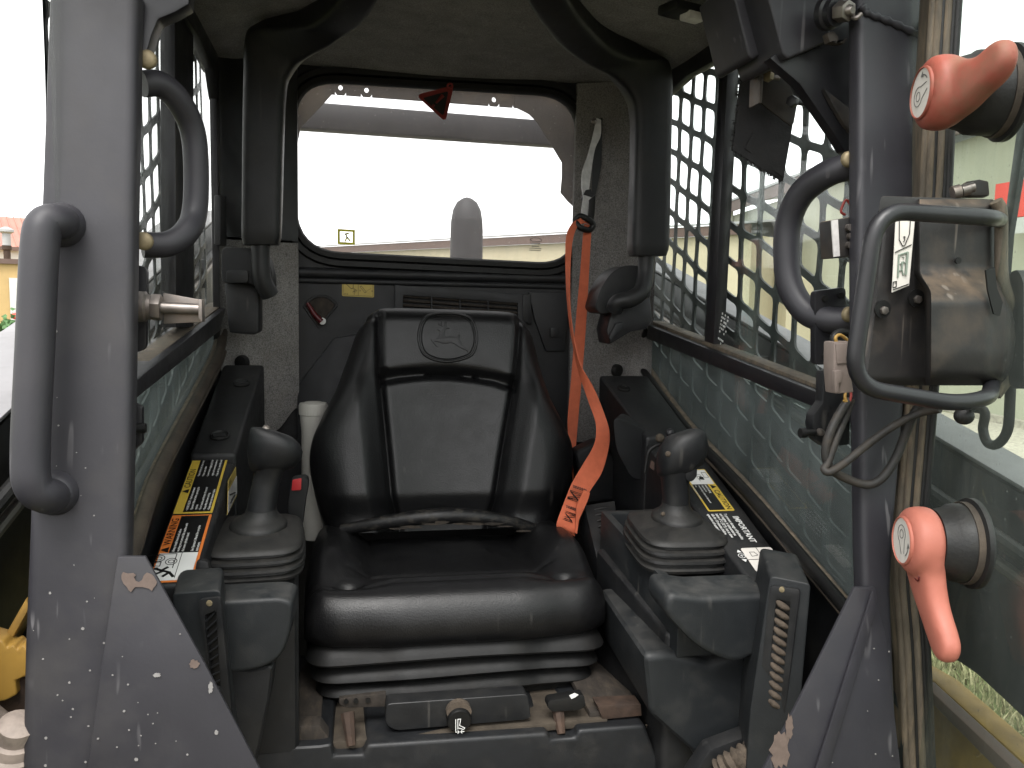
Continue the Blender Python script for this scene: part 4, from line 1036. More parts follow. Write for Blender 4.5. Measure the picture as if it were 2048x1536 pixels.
g_l = pl2([(757, 630), (757, 690), (759, 745), (766, 820), (774, 900), (782, 990), (800, 1060)])
g_r = pl2([(1040, 640), (1036, 700), (1030, 768), (1018, 840), (1006, 910), (994, 990), (980, 1060)])
g_h = pl2([(758, 758), (800, 750), (850, 745), (900, 745), (950, 750), (990, 757), (1031, 771)])
def pd(p, pl): return min(segd(p, a, b) for a, b in zip(pl, pl[1:]))
def xat(pl, z):
    for a, b in zip(pl, pl[1:]):
        if b.y <= z <= a.y: return lerp(a.x, b.x, (a.y - z) / (a.y - b.y))
    return pl[0].x if z > pl[0].y else pl[-1].x
def backf(x, z, u, v, zt):
    e = 1 - abs(u)
    f = -.075 * (1 - math.sqrt(max(0, 1 - (1 - min(1, e / .30)) ** 2)))
    et = zt - z
    f += -.040 * (1 - math.sqrt(max(0, 1 - (1 - min(1, max(0, et) / .035)) ** 2)))
    xl, xr = xat(g_l, z), xat(g_r, z)
    p = V((x, z))
    low = 1 - sst(1.40, 1.56, z)
    if x < xl: f += .030 * low * sst(0, .05, xl - x) + .006
    elif x > xr: f += .030 * low * sst(0, .05, x - xr) + .006
    else:
        c = (x - (xl + xr) / 2) / ((xr - xl) / 2)
        f += -.012 * (1 - c * c) * low
        zh = 1.21 + .0
        hz = g_h[3].y - .03 * (c * .2)
        if z > hz: f += .010
    f -= .013 * math.exp(-(pd(p, g_l) / .0075) ** 2) + .013 * math.exp(-(pd(p, g_r) / .0075) ** 2)
    if xl - .004 < x < xr + .004: f -= .017 * math.exp(-(pd(p, g_h) / .0085) ** 2)
    f -= .02 * (1 - sst(0, .05, z - 1.21))
    return f
rows = []; NU, NV = 140, 120
for j in range(NV + 1):
    v = j / NV; v = 1 - (1 - v) ** 1.25
    row = []
    for i in range(NU + 1):
        q_ = i / NU
        u = lerp(-1, -.5, q_ / .3) if q_ < .3 else (lerp(-.5, .5, (q_ - .3) / .4) if q_ < .7 else lerp(.5, 1, (q_ - .7) / .3))
        zt = ztop(u); z = lerp(1.19, zt, v)
        xl_, xr_ = interp(Lp, z), interp(Rp, z); gl_x, gr_x = xat(g_l, z), xat(g_r, z)
        sp = lambda t: .5 - .5 * math.cos(math.pi * t)
        if q_ < .3: x = lerp(xl_, gl_x, lerp(q_ / .3, sp(q_ / .3), .5))
        elif q_ < .7: x = lerp(gl_x, gr_x, lerp((q_ - .3) / .4, sp((q_ - .3) / .4), .6))
        else: x = lerp(gr_x, xr_, lerp((q_ - .7) / .3, sp((q_ - .7) / .3), .5))
        u = 2 * (x - xl_) / (xr_ - xl_) - 1
        y = SP0.y + .275 * (z - SP0.z)
        row.append(V((x, y, z)) - SN * backf(x, z, u, v, zt))
    rows.append(row)
mb = MB(); mb.grid(rows)
bk_ = [[V((p.x, max(p.y + .01, SP0.y + .275 * (p.z - SP0.z) + .075), p.z - .01)) for p in r_] for r_ in rows]
mb.grid([rows[-1], bk_[-1]]); mb.grid([[r_[0] for r_ in rows], [r_[0] for r_ in bk_]]); mb.grid([[r_[-1] for r_ in bk_], [r_[-1] for r_ in rows]])
mb.grid([r_[::8] for r_ in bk_[::5]])
back = mb.build('backrest', M['vinyl'], seat, angle=75)
# embossed emblem: rounded frame and leaping deer in low relief
def surf(px, py, lift):
    q = SB(px, py); u = 0
    xl, xr = interp(Lp, q.z), interp(Rp, q.z); u = 2 * (q.x - xl) / (xr - xl) - 1
    return q - SN * (backf(q.x, q.z, u, 0, ztop(u)) + lift)
z_ = lambda x, y: (820 + x / 12.8, 620 + y / 12.8)
fr_o = [z_(*p) for p in [(390, 200), (640, 120), (960, 92), (1280, 130), (1530, 240), (1630, 420), (1690, 650), (1690, 860), (1640, 1050), (1540, 1190), (1280, 1290), (960, 1340), (640, 1300), (390, 1190), (280, 1050), (215, 830), (215, 620), (270, 380)]]
loop = catmull([surf(*p, .001) for p in fr_o] + [surf(*fr_o[0], .001)], 4)[:-1]
em = MB().tube(loop, .0026, 8, closed=True).build('emblem_frame', M['vinyl'], back, angle=60)
cxy = z_(955, 715)
loop2 = catmull([surf(lerp(p[0], cxy[0], .10), lerp(p[1], cxy[1], .10), .0005) for p in fr_o] + [surf(lerp(fr_o[0][0], cxy[0], .10), lerp(fr_o[0][1], cxy[1], .10), .0005)], 4)[:-1]
MB().tube(loop2, .0014, 6, closed=True).build('emblem_inner_frame', M['vinyl'], back, angle=60)
deer = [(690, 520), (770, 470), (820, 460), (770, 425), (720, 410), (700, 360), (725, 365), (745, 405), (790, 410), (775, 350), (795, 355), (815, 420), (860, 430), (870, 370), (890, 330), (925, 345), (920, 420), (905, 470), (1000, 490), (1000, 505), (915, 515), (880, 560), (872, 640), (880, 710), (1000, 705), (1110, 715), (1200, 735), (1225, 660), (1255, 665), (1270, 720), (1240, 775), (1290, 850), (1320, 940), (1400, 985), (1460, 1050), (1475, 1110), (1440, 1060), (1330, 1020), (1220, 965), (1120, 890), (1030, 865), (930, 885), (830, 880), (720, 850), (640, 830), (590, 830), (620, 890), (700, 980), (640, 930), (560, 840), (520, 790), (620, 775), (700, 760), (735, 700), (755, 600), (740, 555), (700, 545), (680, 535)]
MB().prism([surf(*z_(*p), .0022) for p in deer], SN * .004).build('emblem_deer', M['vinyl'], back, bevel=.0005)

# cushion
cx, hw = .166, .245
CPROF = [(1.545, 1.168), (1.47, 1.170), (1.40, 1.171), (1.34, 1.172), (1.305, 1.174), (1.282, 1.180), (1.266, 1.189), (1.257, 1.1915), (1.249, 1.1885), (1.242, 1.1885), (1.230, 1.186), (1.215, 1.177), (1.203, 1.161), (1.197, 1.142), (1.197, 1.124), (1.204, 1.108), (1.218, 1.098)]
def cush(u, s):
    a = abs(u); P_ = CPROF; m_ = len(P_) - 1
    t = s * m_; k = min(m_ - 1, int(t)); t -= k
    P = [P_[max(0, k - 1)], P_[k], P_[k + 1], P_[min(m_, k + 2)]]
    cr = lambda i: .5 * (2 * P[1][i] + (P[2][i] - P[0][i]) * t + (2 * P[0][i] - 5 * P[1][i] + 4 * P[2][i] - P[3][i]) * t * t + (3 * P[1][i] - P[0][i] - 3 * P[2][i] + P[3][i]) * t ** 3)
    y, z = cr(0), cr(1); y0 = y
    top_ = sst(1.200, 1.245, y0) * (1 if s < .8 else 0)
    ridge = math.exp(-((y0 - 1.255) / .022) ** 2) * (s < .75)
    # the front ridge sinks beside the middle, then meets the wedge-shaped bolsters in a pinch
    z -= .013 * sst(.38, .66, a) * ridge
    bol = sst(.50, .80, a)
    z += (.044 * bol * sst(1.256, 1.36, y0) - .012 * bol * sst(1.40, 1.54, y0)) * (s < .6)
    z -= .012 * math.exp(-((y0 - 1.262) / .010) ** 2 - ((a - .70) / .07) ** 2) * (s < .6)
    z -= .006 * math.exp(-((a - .56) / .04) ** 2) * sst(1.27, 1.34, y0) * (s < .6)
    z -= .004 * math.exp(-((y0 - 1.315) / .006) ** 2) * (1 - bol) * (s < .6)
    fr_ = 1 - sst(1.235, 1.30, y0)
    y -= .010 * (1 - sst(.35, .75, a)) * fr_
    q = max(0, (a - .70) / .30)
    y += .055 * (1 - math.sqrt(max(0, 1 - q * q))) * fr_
    e = max(0, (a - .84) / .16)
    ed = 1 - math.sqrt(max(0, 1 - e * e))
    z = lerp(z, 1.100, ed)
    x = cx + hw * u * (1 - .03 * sst(1.16, 1.10, z))
    return V((x, y, z))
NU, NS = 130, 160
rows = [[cush(-math.cos(math.pi * i / NU) * .35 + (2 * i / NU - 1) * .65, j / NS) for i in range(NU + 1)] for j in range(NS + 1)]
mb = MB(); mb.grid(rows)
low = [V((p.x, p.y, 1.095)) for p in rows[0]]
mb.grid([[r_[0] for r_ in rows], [V((r_[0].x + .012, r_[0].y + .01, 1.098)) for r_ in rows]]); mb.grid([[r_[-1] for r_ in rows], [V((r_[-1].x - .012, r_[-1].y + .01, 1.098)) for r_ in rows]])
cushion = mb.build('cushion', M['vinyl'], seat, angle=80)
# worn roll between cushion and backrest, with torn dusty strip
pts = catmull([W(px, py, y=yy) for px, py, yy in [(684, 1060, 1.51), (760, 1046, 1.49), (850, 1034, 1.475), (930, 1032, 1.475), (1010, 1042, 1.48), (1070, 1058, 1.50)]], 6)
MB().tube(pts, [.0155 - .005 * abs(2 * i / (len(pts) - 1) - 1) for i in range(len(pts))], 14).build('rear_roll', M['vinyl_worn'], seat, angle=70)
mb = MB(); r = random.Random(4)
for k in range(9):
    t = k / 8; px = lerp(800, 1040, t) + r.uniform(-8, 8); py = 1060 - 14 * math.sin(math.pi * t) + r.uniform(-3, 3)
    mb.prism([W(*p, y=1.452) for p in blob(px, py, r.uniform(12, 26), r.uniform(1.5, 3.5), k, 14)], V((0, .0006, 0)))
tag(mb.build('torn_foam', M['dirt_dark'], cushion), kind='stuff')

# bellows
def rrect(cx_, cy_, hx, hy, r_, z, n=8):
    P = fillet([V((cx_ - hx, cy_ - hy, z)), V((cx_ + hx, cy_ - hy, z)), V((cx_ + hx, cy_ + hy, z)), V((cx_ - hx, cy_ + hy, z))], r_, n, True)
    out = []
    for i, p in enumerate(P):
        q = P[(i + 1) % len(P)]; m_ = max(1, int((q - p).length / .02))
        for k in range(m_): out.append(p.lerp(q, k / m_))
    return out
BASE = rrect(cx, 1.37, .225, .165, .045, 0)
rings = []
for z, dx in ((1.116, -.030), (1.110, -.026), (1.098, -.008), (1.086, .001), (1.0775, .005), (1.0745, .004), (1.0725, -.004), (1.0715, -.026), (1.0690, -.027), (1.0660, -.020), (1.0560, -.006), (1.0465, -.002), (1.0440, -.004), (1.0425, -.010), (1.0415, -.032), (1.0390, -.033), (1.0360, -.026), (1.0270, -.014), (1.0180, -.010), (1.0150, -.012), (1.0135, -.024), (1.008, -.026), (1.000, -.026)):
    R_ = [V((cx + (p.x - cx) * (.231 + dx) / .225, 1.37 + (p.y - 1.37) * (.165 + dx) / .165, z)) for p in BASE]
    R2 = []
    for p in R_:
        if p.y < 1.3:
            a = abs(p.x - cx)
            m_ = 1 - sst(.085, .125, a)
            wave = .004 * math.sin(p.x * 14 + z * 40)
            p = V((p.x, p.y + .006 - .010 * m_, p.z + .004 * m_ + .4 * wave))
        R2.append(p)
    rings.append(R2)
MB().loft(rings).build('suspension_bellows', M['rubber'], seat, angle=40)
# dust on the end of the bellows
# seat base: plate, rails, adjuster bar
plate = MB().prism([W(*p, y=yy) for p, yy in [((640, 1487), 1.118), ((1215, 1436), 1.118)]] + [V((.47, 1.40, .988)), V((-.12, 1.40, .988))], V((0, 0, -.012))).build('base_plate', M['dirt'], seat, bevel=.002)
for px0, px1, nm in ((528, 640, 'l'), (1192, 1282, 'r')):
    a, b = W(px0 if nm == 'l' else px1, 1452 if nm == 'l' else 1412, y=1.125), W(628 if nm == 'l' else 1200, 1300, y=1.42)
    c, d_ = W(640 if nm == 'l' else 1180, 1470 if nm == 'l' else 1425, y=1.125), None
    q = [a, c, V((c.x, 1.42, c.z + .005)), V((b.x, 1.42, b.z))]
    MB().prism(q, V((0, 0, -.01))).build('side_rail', M['dirt_dark'], seat, bevel=.002)
MB().prism([W(*p, y=1.118) for p in [(516, 1455), (640, 1452), (660, 1480), (640, 1490), (516, 1478)]], V((0, .03, 0))).build('front_flange', M['dirt_dark'], seat, bevel=.002)
MB().prism([W(*p, y=1.118) for p in [(1195, 1412), (1282, 1408), (1284, 1432), (1205, 1440)]], V((0, .03, 0))).build('front_flange', M['rust'], seat, bevel=.002)
ab = MB().prism(fillet([W(*p, y=1.125) for p in [(772, 1408), (1056, 1388), (1062, 1436), (1050, 1440), (790, 1462), (770, 1448)]], .008, 4, True), V((0, .03, 0))).build('adjuster_bar', M['plastic'], seat, bevel=.005, seg=3)
c = W(918, 1432, y=1.115)
kb = MB().lathe([(.0175, .015), (.0175, -.004), (.0160, -.007)], c + V((0, 0, -.004)), (0, 1, .1), 24).build('adjuster_knob', M['black'], ab)
MB().prism([c + V((math.cos(a) * .0185, -.002, math.sin(a) * .0185 + .003)) for a in [math.radians(k) for k in range(10, 171, 10)]] + [c + V((-.016, -.002, .0)), c + V((.016, -.002, .0))], V((0, .012, 0))).build('worn_rim', M['seed'], ab)
fl = Flat(c + V((-.006, -.0125, -.016)), (1, 0, 0), (0, .1, 1))
mb = MB(); u = .001
fl.stroke([(0, 0), (0, .017)], .0009, 0, mb); fl.stroke([(.003, .003), (.003, .017), (.007, .017), (.0055, .008), (.013, .004), (.011, .002), (.003, .005)], .0009, 0, mb)
fl.stroke([(0, -.001), (.005, -.001)], .0009, 0, mb); fl.stroke([(.007, -.001), (.012, -.001)], .0009, 0, mb)
fl.stroke([(.003, .001), (.005, -.001), (.003, -.003)], .0008, 0, mb); fl.stroke([(.009, .001), (.007, -.001), (.009, -.003)], .0008, 0, mb)
mb.build('knob_symbol', M['white'], kb)
hb = MB().prism([W(*p, y=1.15) for p in [(678, 1398), (772, 1386), (772, 1414), (690, 1416), (678, 1408)]], V((0, .01, 0))).build('hinge_bracket', M['dirt_dark'], seat, bevel=.002)
for k, px in enumerate((692, 712, 736)):
    MB().lathe([(.0035, -.001), (.0035, .001)], W(px, 1403 - k * 1.2, y=1.148), (0, 1, 0), 10).build('hole_shade_disc', M['black'], hb)  # black disc painting the shade inside a drilled hole
lv = MB().prism(fillet([W(*p, y=1.12) for p in [(1098, 1402), (1168, 1390), (1172, 1412), (1160, 1420), (1104, 1424), (1094, 1414)]], .004, 3, True), V((0, .02, 0))).build('lock_lever', M['rubber'], seat, bevel=.003)
MB().prism([W(*p, y=1.118) for p in [(1139, 1392), (1150, 1387), (1157, 1390), (1150, 1395), (1143, 1398)]], V((0, .002, 0))).build('lever_mark', M['white'], lv)
for px in (695, 1115):
    p0 = W(px, 1425 if px < 900 else 1410, y=1.135); p1 = W(px + 8, 1492 if px < 900 else 1468, y=1.112)
    MB().tube([p0, lerp(p0, p1, .6), p1], [.010, .008, .006], 8).build('mounting_bolt', M['rust'], seat)
mb = MB(); r = random.Random(21)
for k in range(420):
    x = r.uniform(-.10, .44); y = r.uniform(1.12, 1.30) if r.random() < .7 else r.uniform(1.118, 1.14)
    z = .9885; q_ = r.uniform(.0008, .0028); a = r.uniform(0, 6.28)
    mb.add([V((x + q_ * math.cos(a), y + q_ * math.sin(a), z)), V((x + q_ * math.cos(a + 2.1), y + q_ * math.sin(a + 2.1), z)), V((x + q_ * math.cos(a + 4.2), y + q_ * math.sin(a + 4.2), z)), V((x, y, z + q_ * r.uniform(.6, 1.3)))], [(0, 1, 3), (1, 2, 3), (2, 0, 3), (2, 1, 0)])
tag(mb.build('grit', M['seed'], plate, angle=10), kind='stuff')
# dark pedestal in front of the base
ped = thing('seat_pedestal', 'dark plastic pedestal panel under the seat', 'panel', (.17, 1.10, .75))
MB().prism([W(*p, y=1.10) for p in [(505, 1500), (640, 1492), (664, 1488), (668, 1512), (726, 1510), (734, 1490), (1095, 1466), (1102, 1480), (1150, 1476), (1158, 1460), (1290, 1450), (1345, 1600), (480, 1600)]], V((0, .30, 0))).build('front_panel', M['plastic_grey'], ped, bevel=.006, seg=3)

# ================================================================== SIDE CONSOLES
def deck(root, corners, drop, m, name):
    return MB().prism([V(c) for c in corners], V((0, 0, -drop))).build(name, m, root, bevel=.007, seg=3)
lc = thing('side_console', 'left side console with yellow caution and orange warning decals', 'console', (-.2, 1.3, .75), 'side consoles')
LA, LB_, LC_, LD = V((-.250, 1.71, 1.474)), V((-.172, 1.71, 1.474)), V((-.190, 1.045, 1.266)), V((-.250, 1.045, 1.266))
t_ = (1.345 - 1.045) / (1.71 - 1.045)
mid_i, mid_o = LC_.lerp(LB_, t_), LD.lerp(LA, t_)
deck(lc, [mid_o, mid_i, LC_, LD], .42, M['plastic'], 'decal_deck')
up = V((0, 0, .012))
rb = deck(lc, [LA + up, LB_ + up, mid_i + up + V((.002, .004, .001)), mid_o + up + V((0, .004, .001))], .30, M['plastic'], 'rear_box')
LN = (LB_ - LC_).cross(LD - LC_).normalized()
if LN.z < 0: LN = -LN
for p, rr_ in (((483, 768), .0155), ((440, 873), .0160)):
    c = WP(*p, LA + up, LN)
    cp = MB().lathe([(rr_, -.004), (rr_, .003), (rr_ * .85, .005), (rr_ * .7, .002)], c, LN, 24).build('cap', M['rubber'], rb)
    MB().box(c + LN * .003, (rr_ * 1.3, .004, .004)).build('cap_slot', M['plastic'], cp)
# decals on the left deck: u runs front to rear, v towards the window
LU = (LB_ - LC_); LU.x = 0; LU.normalize()
o_ = LC_ + LN * .0012; o_.x = -.190
fl = Flat(o_, LU, (-1, 0, 0))
def uv(px, py):
    q = WP(px, py, o_, LN); return ((q - o_).dot(fl.x), (q - o_).dot(fl.y))
uC0, uC1 = uv(408, 1026)[0], uv(462, 897)[0]
vi = .0035; vo = .056
def decal(u0, u1, m, head, lines, nm, hw_=.0125):
    base = fl.rrect(u0, vi, u1, vo, .002, 0).build(nm, m, lc)
    fl.rect(u0 + .004, vi + .0035, u1 - .003, vo - hw_, .0004).build('text_field', M['black'], base)
    link('lettering', text_mesh(lines, fl.P(0, 0, .0006), fl.x, fl.y), M['white'], base)
    link('heading', text_mesh(head, fl.P(0, 0, .0006), fl.x, fl.y), M['black'], base)
    return base
du = (uC1 - uC0)
vt = vo - hw_ - .005 if False else vo - .0175
ls = .0040
L1 = ['\u2022 AVOID INJURY - Read and understand', '  Operator\u2019s Manual before operating this', '  machine.', '\u2022 Know location and function of controls.', '\u2022 Keep safety devices working.', '\u2022 Keep screens and windows in place.']
L2 = ['\u2022 Keep children and others away', '\u2022 Never carry riders', '\u2022 Lower boom, engage park brake, stop', '  engine and remove key before leaving', '\u2022 Keep unit clean, especially pedal area']
lines = [(s_, uC0 + .007, vo - .0185 - k * .0058, .0047, .82, .02) for k, s_ in enumerate(L1)]
lines += [(s_, uC0 + du * .53, vo - .0185 - k * .0066, .0047, .82, .02) for k, s_ in enumerate(L2)]
decal(uC0, uC1, M['yellow'], [('\u25B2 CAUTION', uC0 + du * .28, vo - .0105, .0125, 1.0, .01)], lines, 'caution_decal')
uW0, uW1 = uv(348, 1160)[0] - .004, uC0 - .004
dw = uW1 - uW0
up_ = uW0 + dw * .40
L3 = ['Always install boom lock before', 'working on or around this machine with', 'the boom cylinders raised.', '', 'See Operator\u2019s Manual for complete', 'instructions.']
lines = [(s_, up_ + .003, vo - .019 - k * .0058, .0049, .84, .02) for k, s_ in enumerate(L3)]
wb = decal(uW0, uW1, M['orangep'], [('\u25B2 WARNING', up_ + .001, vo - .0110, .0135, 1.0, .01)], lines, 'warning_decal')
fl.rect(uW0 + .003, vi + .0035, up_, vo - .002, .0007).build('picture_field', M['white'], wb)
mb = MB(); k = dw * .4 / 40
def S2(pts, w=.7, closed=False): fl.stroke([(uW0 + .004 + a * k, vi + .005 + b * k * 1.3) for a, b in pts], w * k, .0010, mb, closed)
S2([(14, 26), (18, 30), (34, 30), (36, 22), (36, 12), (16, 12)]); S2([(20, 28), (24, 28), (25, 20), (19, 20)], closed=True)
for cx_, cy_ in ((30, 22), (25, 14)):
    for rr_ in (4.5, 2.2): fl.circle(uW0 + .004 + cx_ * k, vi + .005 + cy_ * k * 1.3, rr_ * k, .6 * k, .0010, mb, n=14)
S2([(2, 9), (38, 9)], .5); S2([(14, 27), (12, 31)], 1); S2([(9, 20), (13, 24), (10, 28)], .6)
for pts in ([(14, 20), (10, 13), (5, 16)], [(10, 13), (4, 10)], [(13, 18), (17, 15)], [(12, 17), (9, 20)]): S2(pts, 2.4)
fl.disc(uW0 + .004 + 15.5 * k, vi + .005 + 21.5 * k * 1.3, 1.8 * k, .0010, mb)
mb.build('picture', M['black'], wb)
# small decal on the inner side of the left console
SI = Flat(W(455, 1022, x=-.1815), (0, 1, .31), (0, -.31, 1))
q = [W(*p, x=-.1815) for p in [(454, 1030), (476, 985), (476, 925), (456, 962)]]
sd = MB().prism(q, V((.0006, 0, 0))).build('side_decal', M['dyellow'], lc)
q = [W(*p, x=-.1805) for p in [(456, 1026), (474, 985), (474, 950), (457, 982)]]
MB().prism(q, V((.0004, 0, 0))).build('picture_field', M['sheen_label_grey'], sd)
mb = MB()
for a, b in (((460, 990), (470, 985)), ((463, 1000), (470, 990)), ((461, 1006), (466, 996))):
    p0, p1 = W(*a, x=-.1798), W(*b, x=-.1798); mb.tube([p0, p1], .0012, 6)
mb.build('picture', M['black'], sd)
mb = MB()
for a, b in (((458, 978), (474, 950)),):
    me = text_mesh([('CAUTION', 0, 0, .009, .8, .01)], W(457, 976, x=-.1798), W(474, 945, x=-.1798) - W(457, 976, x=-.1798), V((0, -.4, 1)))
    link('lettering', me, M['black'], sd)

# right console
rc = thing('side_console', 'right side console with caution and important notices', 'console', (.59, 1.3, .75), 'side consoles')
RA, RB_, RC_, RD = V((.632, 1.70, 1.455)), V((.522, 1.70, 1.455)), V((.560, 1.04, 1.222)), V((.632, 1.04, 1.222))
t_ = (1.44 - 1.04) / (1.70 - 1.04)
mid_i, mid_o = RC_.lerp(RB_, t_), RD.lerp(RA, t_)
deck(rc, [RD, RC_, mid_i, mid_o], .40, M['plastic'], 'decal_deck')
rb = deck(rc, [mid_o + up, mid_i + up, RB_ + up, RA + up], .34, M['plastic'], 'rear_box')
RN = (RB_ - RC_).cross(RD - RC_).normalized()
if RN.z < 0: RN = -RN
c = WP(1247, 778, RA + up, RN)
MB().lathe([(.0135, -.004), (.0135, .003), (.011, .005), (.010, .002)], c, RN, 24).build('cap', M['rubber'], rb)
c = WP(1303, 838, RA + up, RN)
# hanging moulded lobe on the inner face
MB().prism(fillet([W(*p, y=1.46) for p in [(1225, 830), (1300, 865), (1296, 940), (1282, 962), (1262, 955), (1232, 900)]], .02, 5, True), V((.03, .06, 0))).build('moulded_lobe', M['plastic'], rc, bevel=.006, seg=3)
MB().tube(fillet([W(1290, 945, y=1.35), W(1297, 900, y=1.35), W(1318, 888, y=1.35), W(1345, 885, y=1.33)], .02), .0035, 10).build('cable_tube', M['rubber'], rc)
MB().prism([W(*p, y=1.40) for p in [(1303, 920), (1330, 945), (1328, 956), (1300, 935)]], V((0, .002, 0))).build('red_stripe', M['trim_b'], rc)
for px, py in ((1320, 876), (1340, 866)):
    MB().sphere(W(px, py, y=1.34), .008).build('key_knob', M['paint_dark'] if px > 1330 else M['dirt'], rc)
RU = (RC_ - RB_); RU.x = 0; RU.normalize()
o_ = V((.560, 1.04, 1.222)) + RN * .0012
fl = Flat(o_, RU, (1, 0, 0))
def uv(px, py):
    q = WP(px, py, o_, RN); return ((q - o_).dot(fl.x), (q - o_).dot(fl.y))
u0, u1 = uv(1425, 938)[0], uv(1440, 1022)[0]
v0, v1 = uv(1416, 1021)[1], uv(1470, 1021)[1]
hw_ = .0155
base = fl.rrect(u0, v0, u1, v1, .003, 0).build('caution_decal', M['yellow'], rc)
up_ = u0 + (u1 - u0) * .38
fl.rect(up_, v0 + .003, u1 - .003, v1 - hw_, .0004).build('text_field', M['black'], base)
fl.rect(u0 + .003, v0 + .003, up_ - .0005, v1 - .002, .0004).build('picture_field', M['white'], base)
link('heading', text_mesh([('\u25B2 CAUTION', up_ + .002, v1 - .0120, .0130, 1.0, .01)], fl.P(0, 0, .0007), fl.x, fl.y), M['black'], base)
tx = ['Avoid Crushing', '\u2022 Carry load low', '\u2022 Avoid turning on slopes and high speeds', '  area', '\u2022 Do not operate near overhead']
link('lettering', text_mesh([(s_, up_ + .002, v1 - hw_ - .0065 - k * .0060, .0058 if k == 0 else .0046, .72, .02) for k, s_ in enumerate(tx)], fl.P(0, 0, .0008), fl.x, fl.y), M['white'], base)
mb = MB()
fl.stroke([(u0 + .012, v1 - .012), (u0 + .028, v1 - .012), (u0 + .028, v1 - .004), (u0 + .012, v1 - .004)], .0007, .0008, mb, True)
fl.poly([(u0 + .024, v1 - .020), (u0 + .034, v1 - .024), (u0 + .036, v1 - .015), (u0 + .027, v1 - .014)], .0008, mb); fl.circle(u0 + .022, v1 - .02, .004, .0007, .0008, mb, n=10)
fl.stroke([(u0 + .004, v1 - .027), (u0 + .040, v1 - .024)], .0007, .0008, mb); fl.stroke([(u0 + .012, v1 - .034), (u0 + .03, v1 - .03)], .0007, .0008, mb)
mb.build('picture', M['black'], base)
w0 = uv(1420, 1030)[0]
link('important_heading', text_mesh([('IMPORTANT', w0 + .006, v1 - .012, .0140, .9, .02)], fl.P(0, 0, .0005), fl.x, fl.y), M['white'], rc)
tx = ['To prevent damage of hydraulics', 'and engine, in temperatures', 'below 0\u00b0C (32\u00b0F), run at slow', 'idle for 10 minutes before', 'operation of controls.']
link('important_notice', text_mesh([(s_, w0 - .002, v1 - .024 - k * .0072, .0068, .78, .025) for k, s_ in enumerate(tx)], fl.P(0, 0, .0005), fl.x, fl.y), M['white'], rc)
s0, s1 = uv(1490, 1096)[0], uv(1520, 1143)[0]
sv0, sv1 = uv(1512, 1142)[1], uv(1528, 1097)[1]
pd_ = fl.rrect(s0, sv0, s1, max(sv1, sv0 + .05), .004, 0).build('pattern_decal', M['label'], rc)
sv1 = max(sv1, sv0 + .05); mb = MB()
fl.rect((s0 + s1) / 2, sv0, (s0 + s1) / 2 + .0008, sv1, .0005, mb); fl.rect(s0, (sv0 + sv1) / 2, s1, (sv0 + sv1) / 2 + .0008, .0005, mb)
for uu, vv in ((.2, .78), (.7, .80)):
    a, b = lerp(s0, s1, uu), lerp(sv0, sv1, vv); e = (s1 - s0) * .10
    fl.poly([(a - e, b - e * .6), (a + e * .4, b - e), (a + e, b + e * .2), (a - e * .3, b + e * .8)], .0005, mb)
for uu, vv in ((.38, .62), (.9, .62), (.28, .3)):
    a, b = lerp(s0, s1, uu), lerp(sv0, sv1, vv); e = (s1 - s0) * .09
    fl.stroke([(a - e, b - e), (a + e, b - e), (a + e * .6, b + e), (a - e, b + e * .5)], .0007, .0005, mb, True)
mb.build('pattern_drawing', M['black'], pd_)
link('arrows', text_mesh([('\u25C0 \u2295 \u25B6', s0 + .004, sv0 - .009, .008, 1, .02)], fl.P(0, 0, .0005), fl.x, fl.y), M['white'], rc)
fl.rect(s1 + .006, sv0 + .006, s1 + .03, sv1, 0).build('blank_label', M['white'], rc)

# ------------------------------------------------------------------ armrest pods and vent columns
def pod(label, polys, parts=None): pass
lp = thing('armrest_pod', 'left slate armrest pod with louvred vent under the joystick', 'armrest', (-.13, 1.15, .9), 'armrest pods')
# main body carrying the boot
MB().prism([V((-.215, 1.34, 1.235)), V((-.085, 1.34, 1.235)), V((-.070, 1.10, 1.215)), V((-.215, 1.10, 1.215))], V((0, 0, -.22))).build('body', M['plastic'], lp, bevel=.012, seg=3)
q = fillet([W(*p, y=1.035) for p in [(418, 1204), (560, 1196), (586, 1204), (582, 1266), (560, 1322), (500, 1345), (430, 1345)]], [.008, .008, .012, .02, .03, .02, .0], 4, True)
MB().prism(q, V((0.004, .055, .004))).build('armrest_front', M['plastic_soft'], lp, bevel=.009, seg=4)
q = [W(*p, y=1.045) for p in [(430, 1330), (500, 1340), (548, 1330), (540, 1400), (505, 1560), (430, 1560)]]
MB().prism(q, V((0, .09, 0))).build('lower_body', M['plastic'], lp, bevel=.008, seg=3)
MB().prism([W(*p, y=1.07) for p in [(388, 1150), (392, 1124), (402, 1120), (416, 1124), (422, 1150), (420, 1172), (388, 1170)]], V((0, .012, 0))).build('catch', M['plastic'], lp, bevel=.003)

